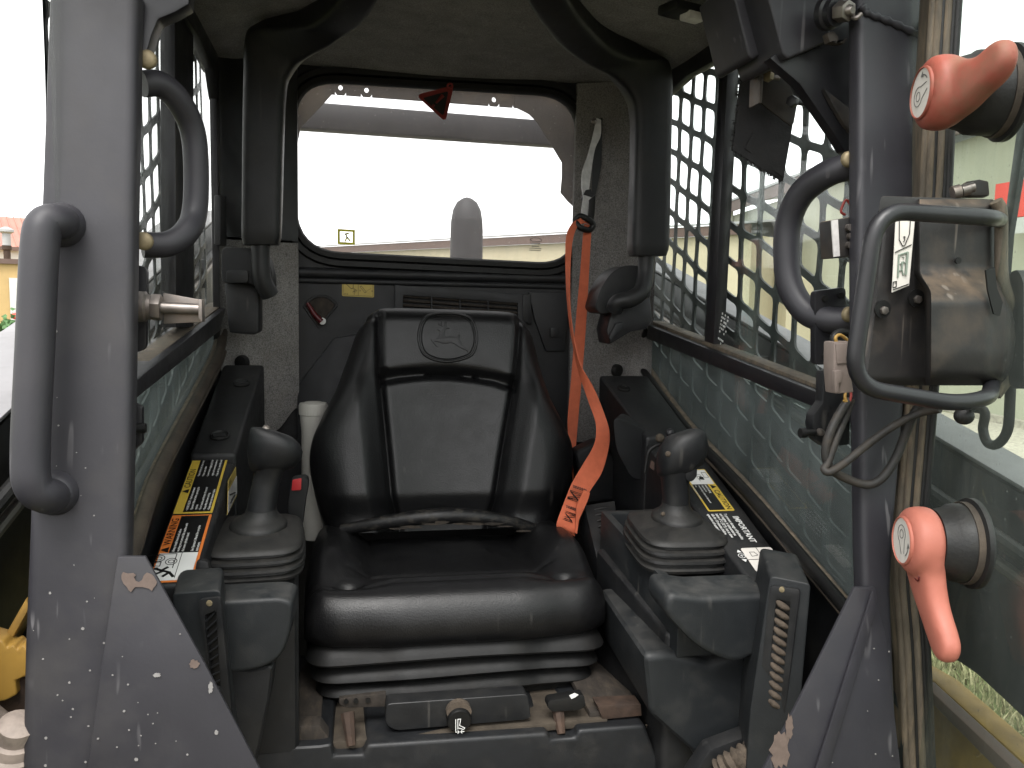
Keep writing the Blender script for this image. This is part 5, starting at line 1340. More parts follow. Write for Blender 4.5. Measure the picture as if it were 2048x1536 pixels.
def column(root, fq, ext, inset, slot, slats, slatm, screws, m):
    MB().prism(fillet([W(*p, y=yy) for p, yy in fq], .007, 4, True), V(ext)).build('vent_column', m, root, bevel=.008, seg=4)
    n = -(W(*fq[1][0], y=fq[1][1]) - W(*fq[0][0], y=fq[0][1])).cross(V((0, 0, 1))).normalized()
    if n.y > 0: n = -n
    I = lambda p, d: WP(*p, W(*fq[0][0], y=fq[0][1]), n) + n * d
    pi = fillet([I(p, .001) for p in inset], .006, 4, True)
    si = fillet([I(p, .001) for p in slot], .003, 4, True)
    vp = MB().ring_plate(pi, si, n * .006).build('vent_frame', M['plastic'], root, bevel=.001)
    MB().prism([I(p, .0015) for p in slot], n * .0005).build('vent_recess', M['black'], vp)
    tl, tr, br, bl = [I(p, .004) for p in slot]
    for k in range(slats):
        a = (k + .6) / slats
        p0 = lerp(tl, bl, min(1, a - .4 / slats)); p1 = lerp(tr, br, min(1, a + .35 / slats))
        if slatm is M['seed']:
            MB().tube([lerp(p0, p1, t) + n * (.0035 * math.sin(math.pi * t)) for t in (0, .2, .5, .8, 1)], [.0022, .0040, .0046, .0038, .002], 8).build('louvre', slatm, vp, angle=60)
        else:
            q0 = lerp(bl, tl, max(0, 1 - a - .3 / slats)); q1 = lerp(br, tr, min(1, 1 - a + .5 / slats))
            MB().tube([q0, q1], .0012, 6).build('louvre', slatm, vp)
    for s_ in screws:
        MB().lathe([(.001, .0085), (.0035, .008), (.004, .006)], I(s_, 0), n, 12).build('screw', M['zinc'], vp, angle=60)
column(lp, [((345, 1187), 1.0), ((441, 1180), .985), ((462, 1400), .985), ((480, 1560), .985), ((360, 1560), 1.0)], (-.008, .075, .004),
       [(400, 1196), (445, 1190), (468, 1420), (436, 1420)], [(414, 1226), (437, 1216), (446, 1372), (426, 1366)], 9, M['plastic_grey'], [(424, 1202)], M['plastic_soft'])

rp_ = thing('armrest_pod', 'right slate armrest pod with dust-filled louvred vent', 'armrest', (.52, 1.15, .85), 'armrest pods')
# tray with raised rim round the boot
P0 = [W(1232, 1088, y=1.33), W(1262, 1060, y=1.36), W(1470, 1110, y=1.36), W(1545, 1190, y=1.10), W(1335, 1215, y=1.09)]
tz = lambda p: V((p.x, p.y, 1.232 + (p.y - 1.1) * .12))
TR = [V((.425, 1.35, 1.262)), V((.575, 1.35, 1.262)), V((.60, 1.06, 1.215)), V((.452, 1.06, 1.212))]
inn = [V((.440, 1.335, 1.260)), V((.565, 1.335, 1.260)), V((.585, 1.08, 1.217)), V((.467, 1.08, 1.214))]
mb = MB(); mb.ring_plate(densify(TR, 3), densify(inn, 3), V((0, 0, -.09)))
mb.build('tray_rim', M['plastic_soft'], rp_, bevel=.003)
MB().prism([p + V((0, 0, -.055)) for p in inn], V((0, 0, -.02))).build('tray_floor', M['dirt_dark'], rp_)
q = fillet([W(*p, y=1.015) for p in [(1338, 1188), (1405, 1196), (1545, 1190), (1555, 1290), (1470, 1330), (1395, 1298), (1330, 1228)]], [.012, .006, .0, .0, .02, .03, .02], 4, True)
MB().prism(q, V((-.006, .062, .012))).build('armrest_front', M['plastic_soft'], rp_, bevel=.009, seg=4)
q = [W(*p, y=1.06) for p in [(1288, 1310), (1340, 1305), (1420, 1330), (1530, 1285), (1560, 1560), (1420, 1560), (1385, 1505), (1300, 1430)]]
MB().prism(q, V((0, .22, 0.02))).build('lower_body', M['plastic_soft'], rp_, bevel=.012, seg=3)
q = [V((.415, 1.34, 1.20)), V((.58, 1.34, 1.20)), V((.58, 1.08, 1.15)), V((.445, 1.08, 1.15))]
MB().prism(q, V((0, 0, -.25))).build('body', M['plastic'], rp_, bevel=.01, seg=3)
column(rp_, [((1540, 1152), .975), ((1622, 1168), .945), ((1600, 1420), .945), ((1570, 1560), .945), ((1490, 1560), .975), ((1500, 1420), .975)], (.030, .085, .012),
       [(1542, 1168), (1602, 1176), (1568, 1448), (1514, 1430)], [(1554, 1196), (1582, 1200), (1562, 1414), (1535, 1406)], 12, M['seed'], [(1565, 1176), (1540, 1437)], M['plastic_soft'])
# ribbed hose at the bottom right
hs_ = thing('ribbed_hose', 'dusty ribbed hose at the foot of the right pod', 'hose', W(1470, 1530, y=1.0))
pts = catmull([W(1440, 1545, y=1.0), W(1480, 1518, y=.99), W(1530, 1500, y=1.0), W(1580, 1520, y=1.02)], 14)
MB().tube(pts, [.016 + .003 * math.sin(i * 1.6) for i in range(len(pts))], 14).build('hose', M['seed'], hs_, angle=60)
MB().prism([W(*p, y=1.02) for p in [(1380, 1560), (1420, 1500), (1500, 1470), (1560, 1490), (1540, 1500), (1450, 1520), (1420, 1560)]], V((0, .03, 0))).build('hose_cover', M['plastic'], hs_, bevel=.005)

# ================================================================== JOYSTICKS
def sring(c, rx, ry, pw=2.0, n=32, tilt=0.0, twist=0.0, tx=0.0):
    out = []
    for k in range(n):
        a = 2 * math.pi * k / n
        ca, sa = math.cos(a), math.sin(a)
        x = math.copysign(abs(ca) ** (2 / pw), ca) * rx; y = math.copysign(abs(sa) ** (2 / pw), sa) * ry
        x, y = x * math.cos(twist) - y * math.sin(twist), x * math.sin(twist) + y * math.cos(twist)
        out.append(c + V((x, y, y * tilt + x * tx)))
    return out
def joystick(label, Y, boot, collar, shaft, knob, tw, tx):
    c0 = W(boot[-1][0], boot[-1][1], y=Y)
    t = thing('joystick', label, 'joystick', c0, 'joystick controls')
    m = 1.0
    px2m = lambda r_: r_ * Y * 1.02 / F
    MB().loft([sring(W(px, py, y=Y), px2m(r_), px2m(r_) * 1.12, 4.2, 56, .10, tw) for px, py, r_ in boot]).build('boot', M['rubber_dusty'], t, angle=45)
    MB().loft([sring(W(px, py, y=Y), px2m(r_), px2m(r_) * 1.05, 2.0, 36, .10) for px, py, r_ in collar]).build('collar', M['rubber_dusty'], t, angle=45)
    MB().loft([sring(W(px, py, y=Y + d), px2m(r_), px2m(r_) * 1.05, 2.4, 28) for px, py, r_, d in shaft]).build('shaft', M['plastic'], t, angle=60)
    g_ = MB().loft([sring(W(px, py, y=Y + d), px2m(rx), px2m(ry), 2.5, 36, -.25, 0, tx * k_ / (len(knob) - 1)) for k_, (px, py, rx, ry, d) in enumerate(knob)]).build('grip', M['plastic'], t, angle=50)
    return t, g_
bt = lambda cx_, y0: [(cx_ + 4, y0, 50), (cx_ + 2, y0 + 12, 82), (cx_, y0 + 16, 90), (cx_, y0 + 21, 92), (cx_, y0 + 25, 84), (cx_ - 1, y0 + 28, 85), (cx_ - 1, y0 + 31, 95), (cx_ - 1, y0 + 36, 96), (cx_ - 1, y0 + 40, 87), (cx_ - 1, y0 + 43, 88), (cx_ - 2, y0 + 46, 98), (cx_ - 2, y0 + 51, 99), (cx_ - 2, y0 + 56, 89), (cx_ - 3, y0 + 60, 90), (cx_ - 3, y0 + 64, 98), (cx_ - 3, y0 + 69, 97), (cx_ - 3, y0 + 76, 84)]
jl, kl = joystick('left joystick with worn black grip leaning inward over ribbed boot', 1.22, bt(508, 1050),
    [(516, 1056, 54), (517, 1048, 54), (518, 1042, 50), (520, 1036, 40), (522, 1026, 31), (523, 1016, 28)],
    [(521, 1042, 29, 0), (524, 1010, 27, .002), (531, 970, 26, .004), (538, 945, 28, .006), (543, 930, 34, .006)],
    [(534, 946, 22, 22, .004), (538, 940, 34, 32, .004), (544, 930, 43, 40, .004), (549, 914, 50, 45, .004), (551, 897, 51, 46, .004), (549, 880, 47, 44, .004), (544, 868, 40, 38, .004), (541, 863, 34, 32, .004), (540, 860, 20, 18, .004)], .05, -.28)
jr, kr = joystick('right joystick with worn black grip standing upright over ribbed boot', 1.21, bt(1352, 1036),
    [(1354, 1042, 54), (1354, 1034, 54), (1353, 1028, 50), (1352, 1022, 38), (1352, 1012, 31), (1352, 1004, 29)],
    [(1352, 1026, 28, 0), (1352, 1000, 27, .0), (1350, 965, 28, .0), (1350, 942, 32, .0), (1352, 925, 38, .0)],
    [(1348, 955, 24, 24, .0), (1351, 948, 36, 34, 0), (1358, 936, 45, 42, .0), (1363, 918, 50, 47, .0), (1365, 900, 51, 48, .0), (1366, 884, 47, 45, .0), (1367, 872, 40, 39, .0), (1363, 866, 33, 31, .0), (1362, 863, 18, 17, .0)], -.05, .30)
for t, ps in ((jl, [((532, 858), 1.212, .006, 'steel')]), (jr, [((1336, 908), 1.158, .0045, 'seed')])):
    for p, yy, rr_, mm in ps:
        MB().sphere(W(*p, y=yy), rr_).build('button', M[mm], t, angle=80)
MB().sphere(W(1326, 1028, y=1.17), .0035).build('screw', M['seed'], jr, angle=80)
# trigger under the right grip
MB().prism(fillet([W(*p, y=1.185) for p in [(1370, 930), (1396, 925), (1394, 955), (1382, 965), (1372, 960)]], .006, 4, True), V((0, .03, 0))).build('trigger', M['plastic'], jr, bevel=.005)

# ================================================================== RESTRAINT BAR
rb_ = thing('restraint_bar', 'raised black restraint bar with padded legs beside the rear window', 'restraint bar', (.19, 1.6, 1.6))
def leg(st, thick):
    """padded bar lofted through stations (outer edge, inner edge, depth): up the leg, round the bend, forward under the roof"""
    O = catmull([W(a, b, y=y) for a, b, c, d, y in st], 6); I = catmull([W(c, d, y=y) for a, b, c, d, y in st], 6)
    rings = []; N_ = len(O)
    for i in range(N_):
        c = (O[i] + I[i]) / 2; wx = (I[i] - O[i]); hx = wx.length / 2; wx.normalize()
        t = ((O[min(i + 1, N_ - 1)] + I[min(i + 1, N_ - 1)]) - (O[max(i - 1, 0)] + I[max(i - 1, 0)])).normalized()
        th = wx.cross(t).normalized()
        e = min(1.0, (i + .3) / 1.4)
        rings.append([c + wx * (math.copysign(abs(math.cos(k * math.pi / 16)) ** .36, math.cos(k * math.pi / 16)) * hx * (.88 + .12 * e)) + th * (math.copysign(abs(math.sin(k * math.pi / 16)) ** .5, math.sin(k * math.pi / 16)) * thick / 2 * (.8 + .2 * e)) for k in range(32)])
    return MB().loft(rings).build('padded_leg', M['plastic'], rb_, angle=50)
leg([(484, 490, 562, 490, 1.60), (485, 400, 565, 400, 1.60), (486, 280, 568, 280, 1.60), (488, 165, 573, 180, 1.60), (491, 92, 583, 150, 1.595), (503, 54, 602, 126, 1.585), (532, 42, 632, 104, 1.565), (572, 37, 668, 80, 1.54), (612, 28, 700, 50, 1.51), (646, 8, 730, 22, 1.465), (680, -28, 756, -14, 1.41), (724, -95, 792, -85, 1.33)], .055)
leg([(1332, 512, 1258, 512, 1.57), (1335, 430, 1260, 430, 1.57), (1337, 320, 1263, 330, 1.57), (1339, 205, 1264, 240, 1.57), (1336, 142, 1256, 198, 1.565), (1322, 113, 1228, 162, 1.555), (1290, 102, 1187, 128, 1.535), (1246, 88, 1152, 100, 1.50), (1206, 62, 1116, 72, 1.45), (1176, 28, 1086, 36, 1.39), (1148, -10, 1058, -4, 1.33), (1100, -90, 1012, -90, 1.23)], .055)
MB().tube([W(770, -90, y=1.30), W(910, -140, y=1.26), W(1050, -80, y=1.30)], .02, 12).build('cross_tube', M['paint_dark'], rb_, angle=60)
tb = MB().tube(catmull([W(522, 470, y=1.60), W(521, 515, y=1.60), W(525, 560, y=1.60), W(540, 590, y=1.61)], 6), .017, 14).build('pivot_tube', M['plastic'], rb_, angle=60)
pv = MB().prism(fillet([W(*p, y=1.61) for p in [(443, 500), (452, 494), (512, 497), (536, 510), (548, 560), (543, 596), (530, 592), (505, 566), (443, 566)]], .012, 4, True), V((0, .07, 0))).build('pivot_cover', M['plastic_grey'], rb_, bevel=.006, seg=3)
MB().prism(fillet([W(*p, y=1.60) for p in [(452, 540), (496, 540), (496, 566), (452, 566)]], .006, 3, True), V((0, .02, 0))).build('pivot_catch', M['plastic'], pv, bevel=.003)
MB().prism([W(*p, y=1.64) for p in [(448, 566), (518, 566), (518, 664), (508, 670), (458, 666)]], V((0, .07, 0))).build('pivot_mount', M['plastic'], rb_, bevel=.006)
tb = MB().tube(catmull([W(1292, 490, y=1.57), W(1292, 540, y=1.57), W(1284, 580, y=1.56), W(1262, 598, y=1.555), W(1236, 604, y=1.56), W(1228, 620, y=1.57)], 6), .0165, 14).build('pivot_tube', M['plastic'], rb_, angle=60)
pv = MB().prism(fillet([W(*p, y=1.60) for p in [(1304, 532), (1250, 530), (1222, 545), (1200, 580), (1190, 618), (1204, 630), (1240, 620), (1302, 600)]], .015, 4, True), V((0, .08, 0))).build('pivot_cover', M['plastic'], rb_, bevel=.008, seg=3)
MB().prism([W(*p, y=1.60) for p in [(1226, 615), (1300, 590), (1306, 640), (1294, 658), (1262, 664), (1220, 690), (1214, 660)]], V((0, .08, 0))).build('pivot_mount', M['paint_dark'], rb_, bevel=.005)
MB().prism([W(*p, y=1.59) for p in [(1232, 647), (1248, 644), (1248, 656), (1236, 668), (1222, 684), (1218, 676)]], V((0, .01, 0))).build('pivot_clip', M['plastic_grey'], rb_, bevel=.002)

# ================================================================== SEAT BELT
sbt = thing('seat_belt', 'orange seat belt hanging from black webbing at the right of the seat', 'seat belt', W(1160, 700, y=1.6))
def ribbon(edges, th, m, name, parent, n=5, ribs=0):
    Lc = catmull([W(a[0], a[1], y=a[4]) for a in edges], n)
    Rc = catmull([W(a[2], a[3], y=a[5] if len(a) > 5 else a[4]) for a in edges], n)
    cols = 13
    rows = []
    for i, (p, q) in enumerate(zip(Lc, Rc)):
        t_ = (Lc[min(i + 1, len(Lc) - 1)] - Lc[max(0, i - 1)]); nn = t_.cross(q - p)
        nn = nn.normalized() if nn.length > 1e-9 else V((0, -1, 0))
        ring = []
        top_, bot_ = [], []
        for k in range(cols):
            u = k / (cols - 1)
            h = th * (.6 + .4 * abs(math.sin(u * math.pi * 5))) if ribs else th
            top_.append(lerp(p, q, u) + nn * h * .5); bot_.append(lerp(p, q, u) - nn * h * .5)
        rows.append(top_ + bot_[::-1])
    return MB().loft(rows).build(name, m, parent, angle=50)
sa = [(1160, 436, 1172, 446, 1.650), (1143, 448, 1156, 452, 1.648), (1132, 475, 1146, 478, 1.645), (1131, 530, 1141, 530, 1.64, 1.63), (1134, 600, 1140, 602, 1.63, 1.61), (1140, 655, 1145, 655, 1.62, 1.595), (1148, 700, 1152, 696, 1.61, 1.585), (1157, 742, 1162, 732, 1.60, 1.58), (1176, 800, 1187, 775, 1.58, 1.57), (1190, 840, 1209, 828, 1.565, 1.56), (1192, 868, 1219, 866, 1.545), (1186, 894, 1216, 902, 1.52), (1165, 930, 1203, 946, 1.49), (1144, 966, 1180, 982, 1.465), (1130, 1000, 1164, 1014, 1.445), (1114, 1044, 1150, 1058, 1.43), (1114, 1058, 1150, 1072, 1.435)]
bs = ribbon(sa, .0022, M['orange'], 'lap_strap', sbt, 6, 1)
sb_ = [(1170, 440, 1184, 446, 1.660), (1166, 470, 1182, 472, 1.664), (1159, 560, 1177, 562, 1.675), (1150, 660, 1171, 664, 1.685), (1142, 760, 1163, 762, 1.69), (1135, 840, 1156, 842, 1.69), (1138, 890, 1152, 892, 1.68), (1145, 960, 1148, 960, 1.66)]
ribbon(sb_, .0022, M['orange'], 'shoulder_strap', sbt, 6, 1)
MB().prism([W(*p, y=1.425) for p in [(1168, 980), (1180, 986), (1176, 1000), (1158, 1040), (1154, 1068), (1150, 1066), (1154, 1010)]], V((0, .004, 0))).build('fold_back', M['orange'], sbt)
# black stitching on the lap strap
mb = MB()
def stc(a, b, w=.0006):
    ya = lerp(1.462, 1.436, (a[1] - 965) / 80); yb = lerp(1.462, 1.436, (b[1] - 965) / 80)
    mb.tube([W(*a, y=ya - .0065), W(*b, y=yb - .0065)], w, 5)
for ox, oy in ((0, 0), (-14, 40)):
    A = [(1146 + ox, 971 + oy), (1172 + ox, 980 + oy)]; B = [(1140 + ox, 980 + oy), (1168 + ox, 990 + oy)]; Cq = [(1134 + ox, 994 + oy), (1158 + ox, 1002 + oy)]
    for a, b in ((A[0], A[1]), (B[0], B[1]), (Cq[0], Cq[1]), (B[0], Cq[1]), (B[1], Cq[0])):
        stc(a, b); stc((a[0] + 1, a[1] + 3), (b[0] + 1, b[1] + 3))
    for k in range(8):
        u = k / 7; p = (lerp(A[0][0], A[1][0], u), lerp(A[0][1], A[1][1], u)); stc((p[0], p[1] - 2), (p[0] + 1.5, p[1] + 5), .0005)
tag(mb.build('stitching', M['black'], bs), kind='stuff')
# upper webbing, twisted, and its loop
wb_ = [(1193, 236, 1202, 240, 1.775), (1186, 268, 1201, 272, 1.77), (1176, 308, 1189, 300, 1.755, 1.77), (1164, 345, 1181, 350, 1.74, 1.755), (1163, 375, 1178, 378, 1.73), (1166, 396, 1184, 402, 1.71), (1162, 428, 1184, 430, 1.68), (1164, 446, 1180, 450, 1.66)]
ribbon(wb_[:5], .002, M['sheen_label_grey'], 'upper_webbing', sbt, 6)  # black webbing, its gloss painted on as pale grey
ribbon(wb_[4:], .002, M['sheen_label_grey'], 'upper_webbing', sbt, 6)
MB().prism([W(*p, y=1.715) for p in [(1162, 398), (1172, 380), (1182, 378), (1187, 396), (1178, 400), (1172, 392), (1166, 404)]], V((0, .004, 0))).build('webbing_fold', M['web_black'], sbt)
MB().prism([W(*p, y=1.795) for p in [(1196, 238), (1205, 236), (1203, 330), (1192, 388), (1184, 398), (1186, 300)]], V((0, .003, 0))).build('webbing_back', M['web_black'], sbt)
MB().lathe([(.003, -.005), (.006, -.004), (.006, .004)], W(1188, 243, y=1.772), (0, 1, 0), 12).build('anchor_bolt', M['steel'], sbt)
lo = [W(1150, 440, y=1.655), W(1160, 432, y=1.652), W(1178, 440, y=1.652), W(1186, 450, y=1.655), W(1178, 460, y=1.655), W(1160, 455, y=1.65)]
MB().tube(catmull(lo + [lo[0]], 5)[:-1], .0062, 10, closed=True).build('strap_loop', M['black'], sbt, angle=60)
MB().prism([W(*p, y=1.662) for p in [(1178, 400), (1192, 388), (1190, 425), (1186, 452), (1176, 440)]], V((0, .006, 0))).build('loop_tongue', M['rubber'], sbt, bevel=.002)
# retractor rail beside the seat
rt = thing('belt_retractor', 'black ribbed slide beside the seat under the orange belt', 'slide', W(1205, 1060, y=1.40))
MB().prism([W(*p, y=yy) for p, yy in [((1168, 1010), 1.46), ((1230, 1000), 1.46), ((1244, 1112), 1.34), ((1195, 1125), 1.34)]], V((0, .02, -.06))).build('rail', M['plastic'], rt, bevel=.004)
for k in range(7):
    t0 = k / 7
    a, b = (lerp(1188, 1208, t0), lerp(1020, 1098, t0)), (lerp(1222, 1234, t0), lerp(1016, 1092, t0)); yy = lerp(1.452, 1.352, t0)
    MB().tube([W(*a, y=yy - .003), W(lerp(a[0], b[0], .5), lerp(a[1], b[1], .5) - 2, y=yy - .006), W(*b, y=yy - .003)], .0035, 8).build('rib', M['rubber'], rt, angle=60)
MB().prism([W(*p, y=1.60) for p in [(1150, 905), (1200, 880), (1235, 920), (1240, 1000), (1170, 1010)]], V((0, .05, 0))).build('cover', M['plastic'], rt, bevel=.01, seg=3)

# buckle on the left
bu = thing('belt_buckle', 'black belt buckle with red release button left of the seat', 'buckle', W(595, 1040, y=1.42))
MB().prism(fillet([W(*p, y=1.40) for p in [(583, 958), (612, 954), (618, 966), (612, 1000), (604, 1058), (574, 1058), (576, 1000)]], .006, 4, True), V((0, .028, 0))).build('housing', M['plastic'], bu, bevel=.005, seg=3)
MB().prism(fillet([W(*p, y=1.396) for p in [(585, 960), (603, 957), (602, 980), (583, 981)]], .002, 3, True), V((0, .006, 0))).build('release_button', M['redbtn'], bu, bevel=.0015)

# ================================================================== LOOSE THINGS
c = W(628, 1075, y=1.66)
bo = thing('storage_tube', 'white plastic tube with ribbed screw cap behind the seat', 'tube', c)
ztopb = W(628, 806, y=1.66).z
MB().lathe([(.0235, 0), (.0235, ztopb - c.z - .055), (.0255, ztopb - c.z - .035), (.0258, ztopb - c.z - .022)], c, (0, 0, 1), 32).build('body', M['offwhite'], bo, angle=60)
n = 64; rings = []
for rr_, h in ((.0262, -.023), (.0275, -.022), (.0275, -.004), (.0262, 0), (.018, .001), (.016, .0025), (.002, .003)):
    rings.append([V((c.x + math.cos(2 * math.pi * k / n) * (rr_ + (.0006 if k % 2 and rr_ > .027 else 0)), c.y + math.sin(2 * math.pi * k / n) * (rr_ + (.0006 if k % 2 and rr_ > .027 else 0)), ztopb + h)) for k in range(n)])
MB().loft(rings).build('cap', M['offwhite'], bo, angle=25)

tg = thing('warning_tag', 'red triangular warning tag with exclamation mark hanging in the rear window', 'tag', W(895, 175, y=1.80))
tri = [(832, 190), (908, 170), (891, 244)]
MB().prism(fillet([W(*p, y=1.805) for p in tri], .012, 5, True), V((0, .002, 0))).build('plate', M['tagred'], tg)
tri2 = [(845, 196), (897, 182), (887, 232)]
MB().prism(fillet([W(*p, y=1.803) for p in tri2], .006, 4, True), V((0, .001, 0))).build('black_field', M['black'], tg)
p0, p1 = V((0, 0, 0)), None
MB().tube([W(886, 191, y=1.801), W(872, 206, y=1.801)], [.0042, .0022], 8).build('exclamation_stroke', M['tagred'], tg, angle=60)
MB().sphere(W(867, 211, y=1.801), .0028).build('exclamation_dot', M['tagred'], tg, angle=60)
MB().tube([W(900 + 5 * math.cos(a * .628), 172 + 5 * math.sin(a * .628), y=1.803) for a in range(10)], .0022, 6, closed=True).build('eyelet', M['tagred'], tg)

vs = thing('sun_flap', 'frayed black cloth flap hanging from a steel bracket at upper right', 'flap', W(1530, 110, y=1.12))
YF = 1.13
def FL(u, v):
    a = lerp(1488, 1598, u); b = lerp(1466, 1566, u)
    px = lerp(a, b, v); py = lerp(lerp(118, 178, u), lerp(299, 362, u), v)
    return W(px, py, y=YF + .012 * math.sin(v * 4 + u * 2) * v)
rows = [[FL(i / 14, j / 16) for i in range(15)] for j in range(17)]
mb = MB(); mb.grid(rows); bkk = [[p + V((0, .006, 0)) for p in r_] for r_ in rows]; mb.grid(bkk)
for A, B in ((rows[0], bkk[0]), (rows[-1], bkk[-1]), ([r_[0] for r_ in rows], [r_[0] for r_ in bkk]), ([r_[-1] for r_ in rows], [r_[-1] for r_ in bkk])): mb.grid([A, B])
fb = mb.build('cloth', M['fabric'], vs, angle=50)
MB().prism([FL(.32, .70) + V((0, -.003, 0)), FL(.62, .74) + V((0, -.003, 0)), FL(.98, .80) + V((0, -.003, 0)), FL(.98, .97) + V((0, -.003, 0)), FL(.2, .92) + V((0, -.003, 0))], V((0, .002, 0))).build('patch', M['fabric'], fb)
mb = MB(); r = random.Random(8)
for k in range(170):
    if k % 3: p = FL(r.random(), 1.0); d = V((r.uniform(-.3, .3), r.uniform(-.3, .3), -1))
    else: p = FL(0, r.random()); d = V((-1, r.uniform(-.3, .3), r.uniform(-.7, .3)))
    mb.tube([p, p + d.normalized() * r.uniform(.002, .007)], .0006, 4)
tag(mb.build('frayed_threads', M['fabric'], fb), kind='stuff')
mb = MB(); mb.prism([W(*p, y=1.10) for p in [(1522, 100), (1532, 106), (1526, 205), (1587, 250), (1581, 256), (1517, 209)]], V((0, .028, 0)))
br = MB().prism([W(*p, y=1.105) for p in [(1524, 130), (1548, 108), (1592, 196), (1598, 190), (1588, 246), (1582, 252), (1522, 206)]], V((0, .004, 0))).build('bracket', M['wipercase'], vs, bevel=.001)
MB().prism([W(*p, y=1.085) for p in [(1521, 118), (1556, 96), (1560, 86), (1564, 96), (1558, 104), (1529, 122), (1524, 206), (1518, 206)]], V((0, .03, 0))).build('bracket_lip', M['steel'], vs, bevel=.001)
for p in ((1536, 152), (1586, 203)):
    c = W(*p, y=1.09)
    nt = MB().lathe([(.0082, -.004), (.0082, .006)], c, (-1, -.6, 0), 6).build('nut', M['zinc'] if p[0] < 1560 else M['paint_dark'], br, bevel=.0008)
    MB().tube([c, c + V((.018, .003, -.001))], .0036, 10).build('bolt_end', M['steel'] if p[0] < 1560 else M['paint_dark'], br)

# ================================================================== DOOR (standing open at the right)
DD = V((-.26, -.966, 0)).normalized()
DN = V((-.966, .26, 0)).normalized()
D0 = W(1872, 700, y=.905)
door = thing('cab_door', 'open glass door with tan rubber seal and two red latch handles at right', 'door', V((D0.x, D0.y, .6)))
def DP(s, z, off=0): return V((D0.x, D0.y, 0)) + DD * s + V((0, 0, z)) + DN * off
MB().prism([DP(.0, .50), DP(.62, .50), DP(.62, 2.25), DP(.0, 2.25)], -DN * .005).build('door_glass', M['pane_door'], door)
edge_l = [(1860, -30), (1846, 200), (1838, 380), (1818, 680), (1808, 820), (1792, 1020), (1785, 1150), (1796, 1300), (1808, 1580)]
Wd = 58
mb = MB(); YD = .885
Lr = [W(px, py, y=YD) for px, py in edge_l]; Rr = [W(px + Wd, py, y=YD - .012) for px, py in edge_l]
rows = [[p, q] for p, q in zip(Lr, Rr)]
mb.grid([[a for a, b in rows], [b for a, b in rows], [b + V((.01, .02, 0)) for a, b in rows], [a + V((.01, .03, 0)) for a, b in rows], [a for a, b in rows]])
seal = mb.build('door_seal', M['gasket'], door, angle=40)
for k, (u, rr_) in enumerate(((.06, .0042), (.26, .0052), (.44, .0034), (.60, .0050), (.80, .0032), (.95, .0046))):
    pts = catmull([lerp(a, b, u) + V((0, -.003, 0)) for a, b in rows], 4)
    MB().tube(pts, rr_, 8).build('seal_rib', M['gasket'] if k in (0, 1, 3) else M['rubber_dusty'], seal, angle=60)

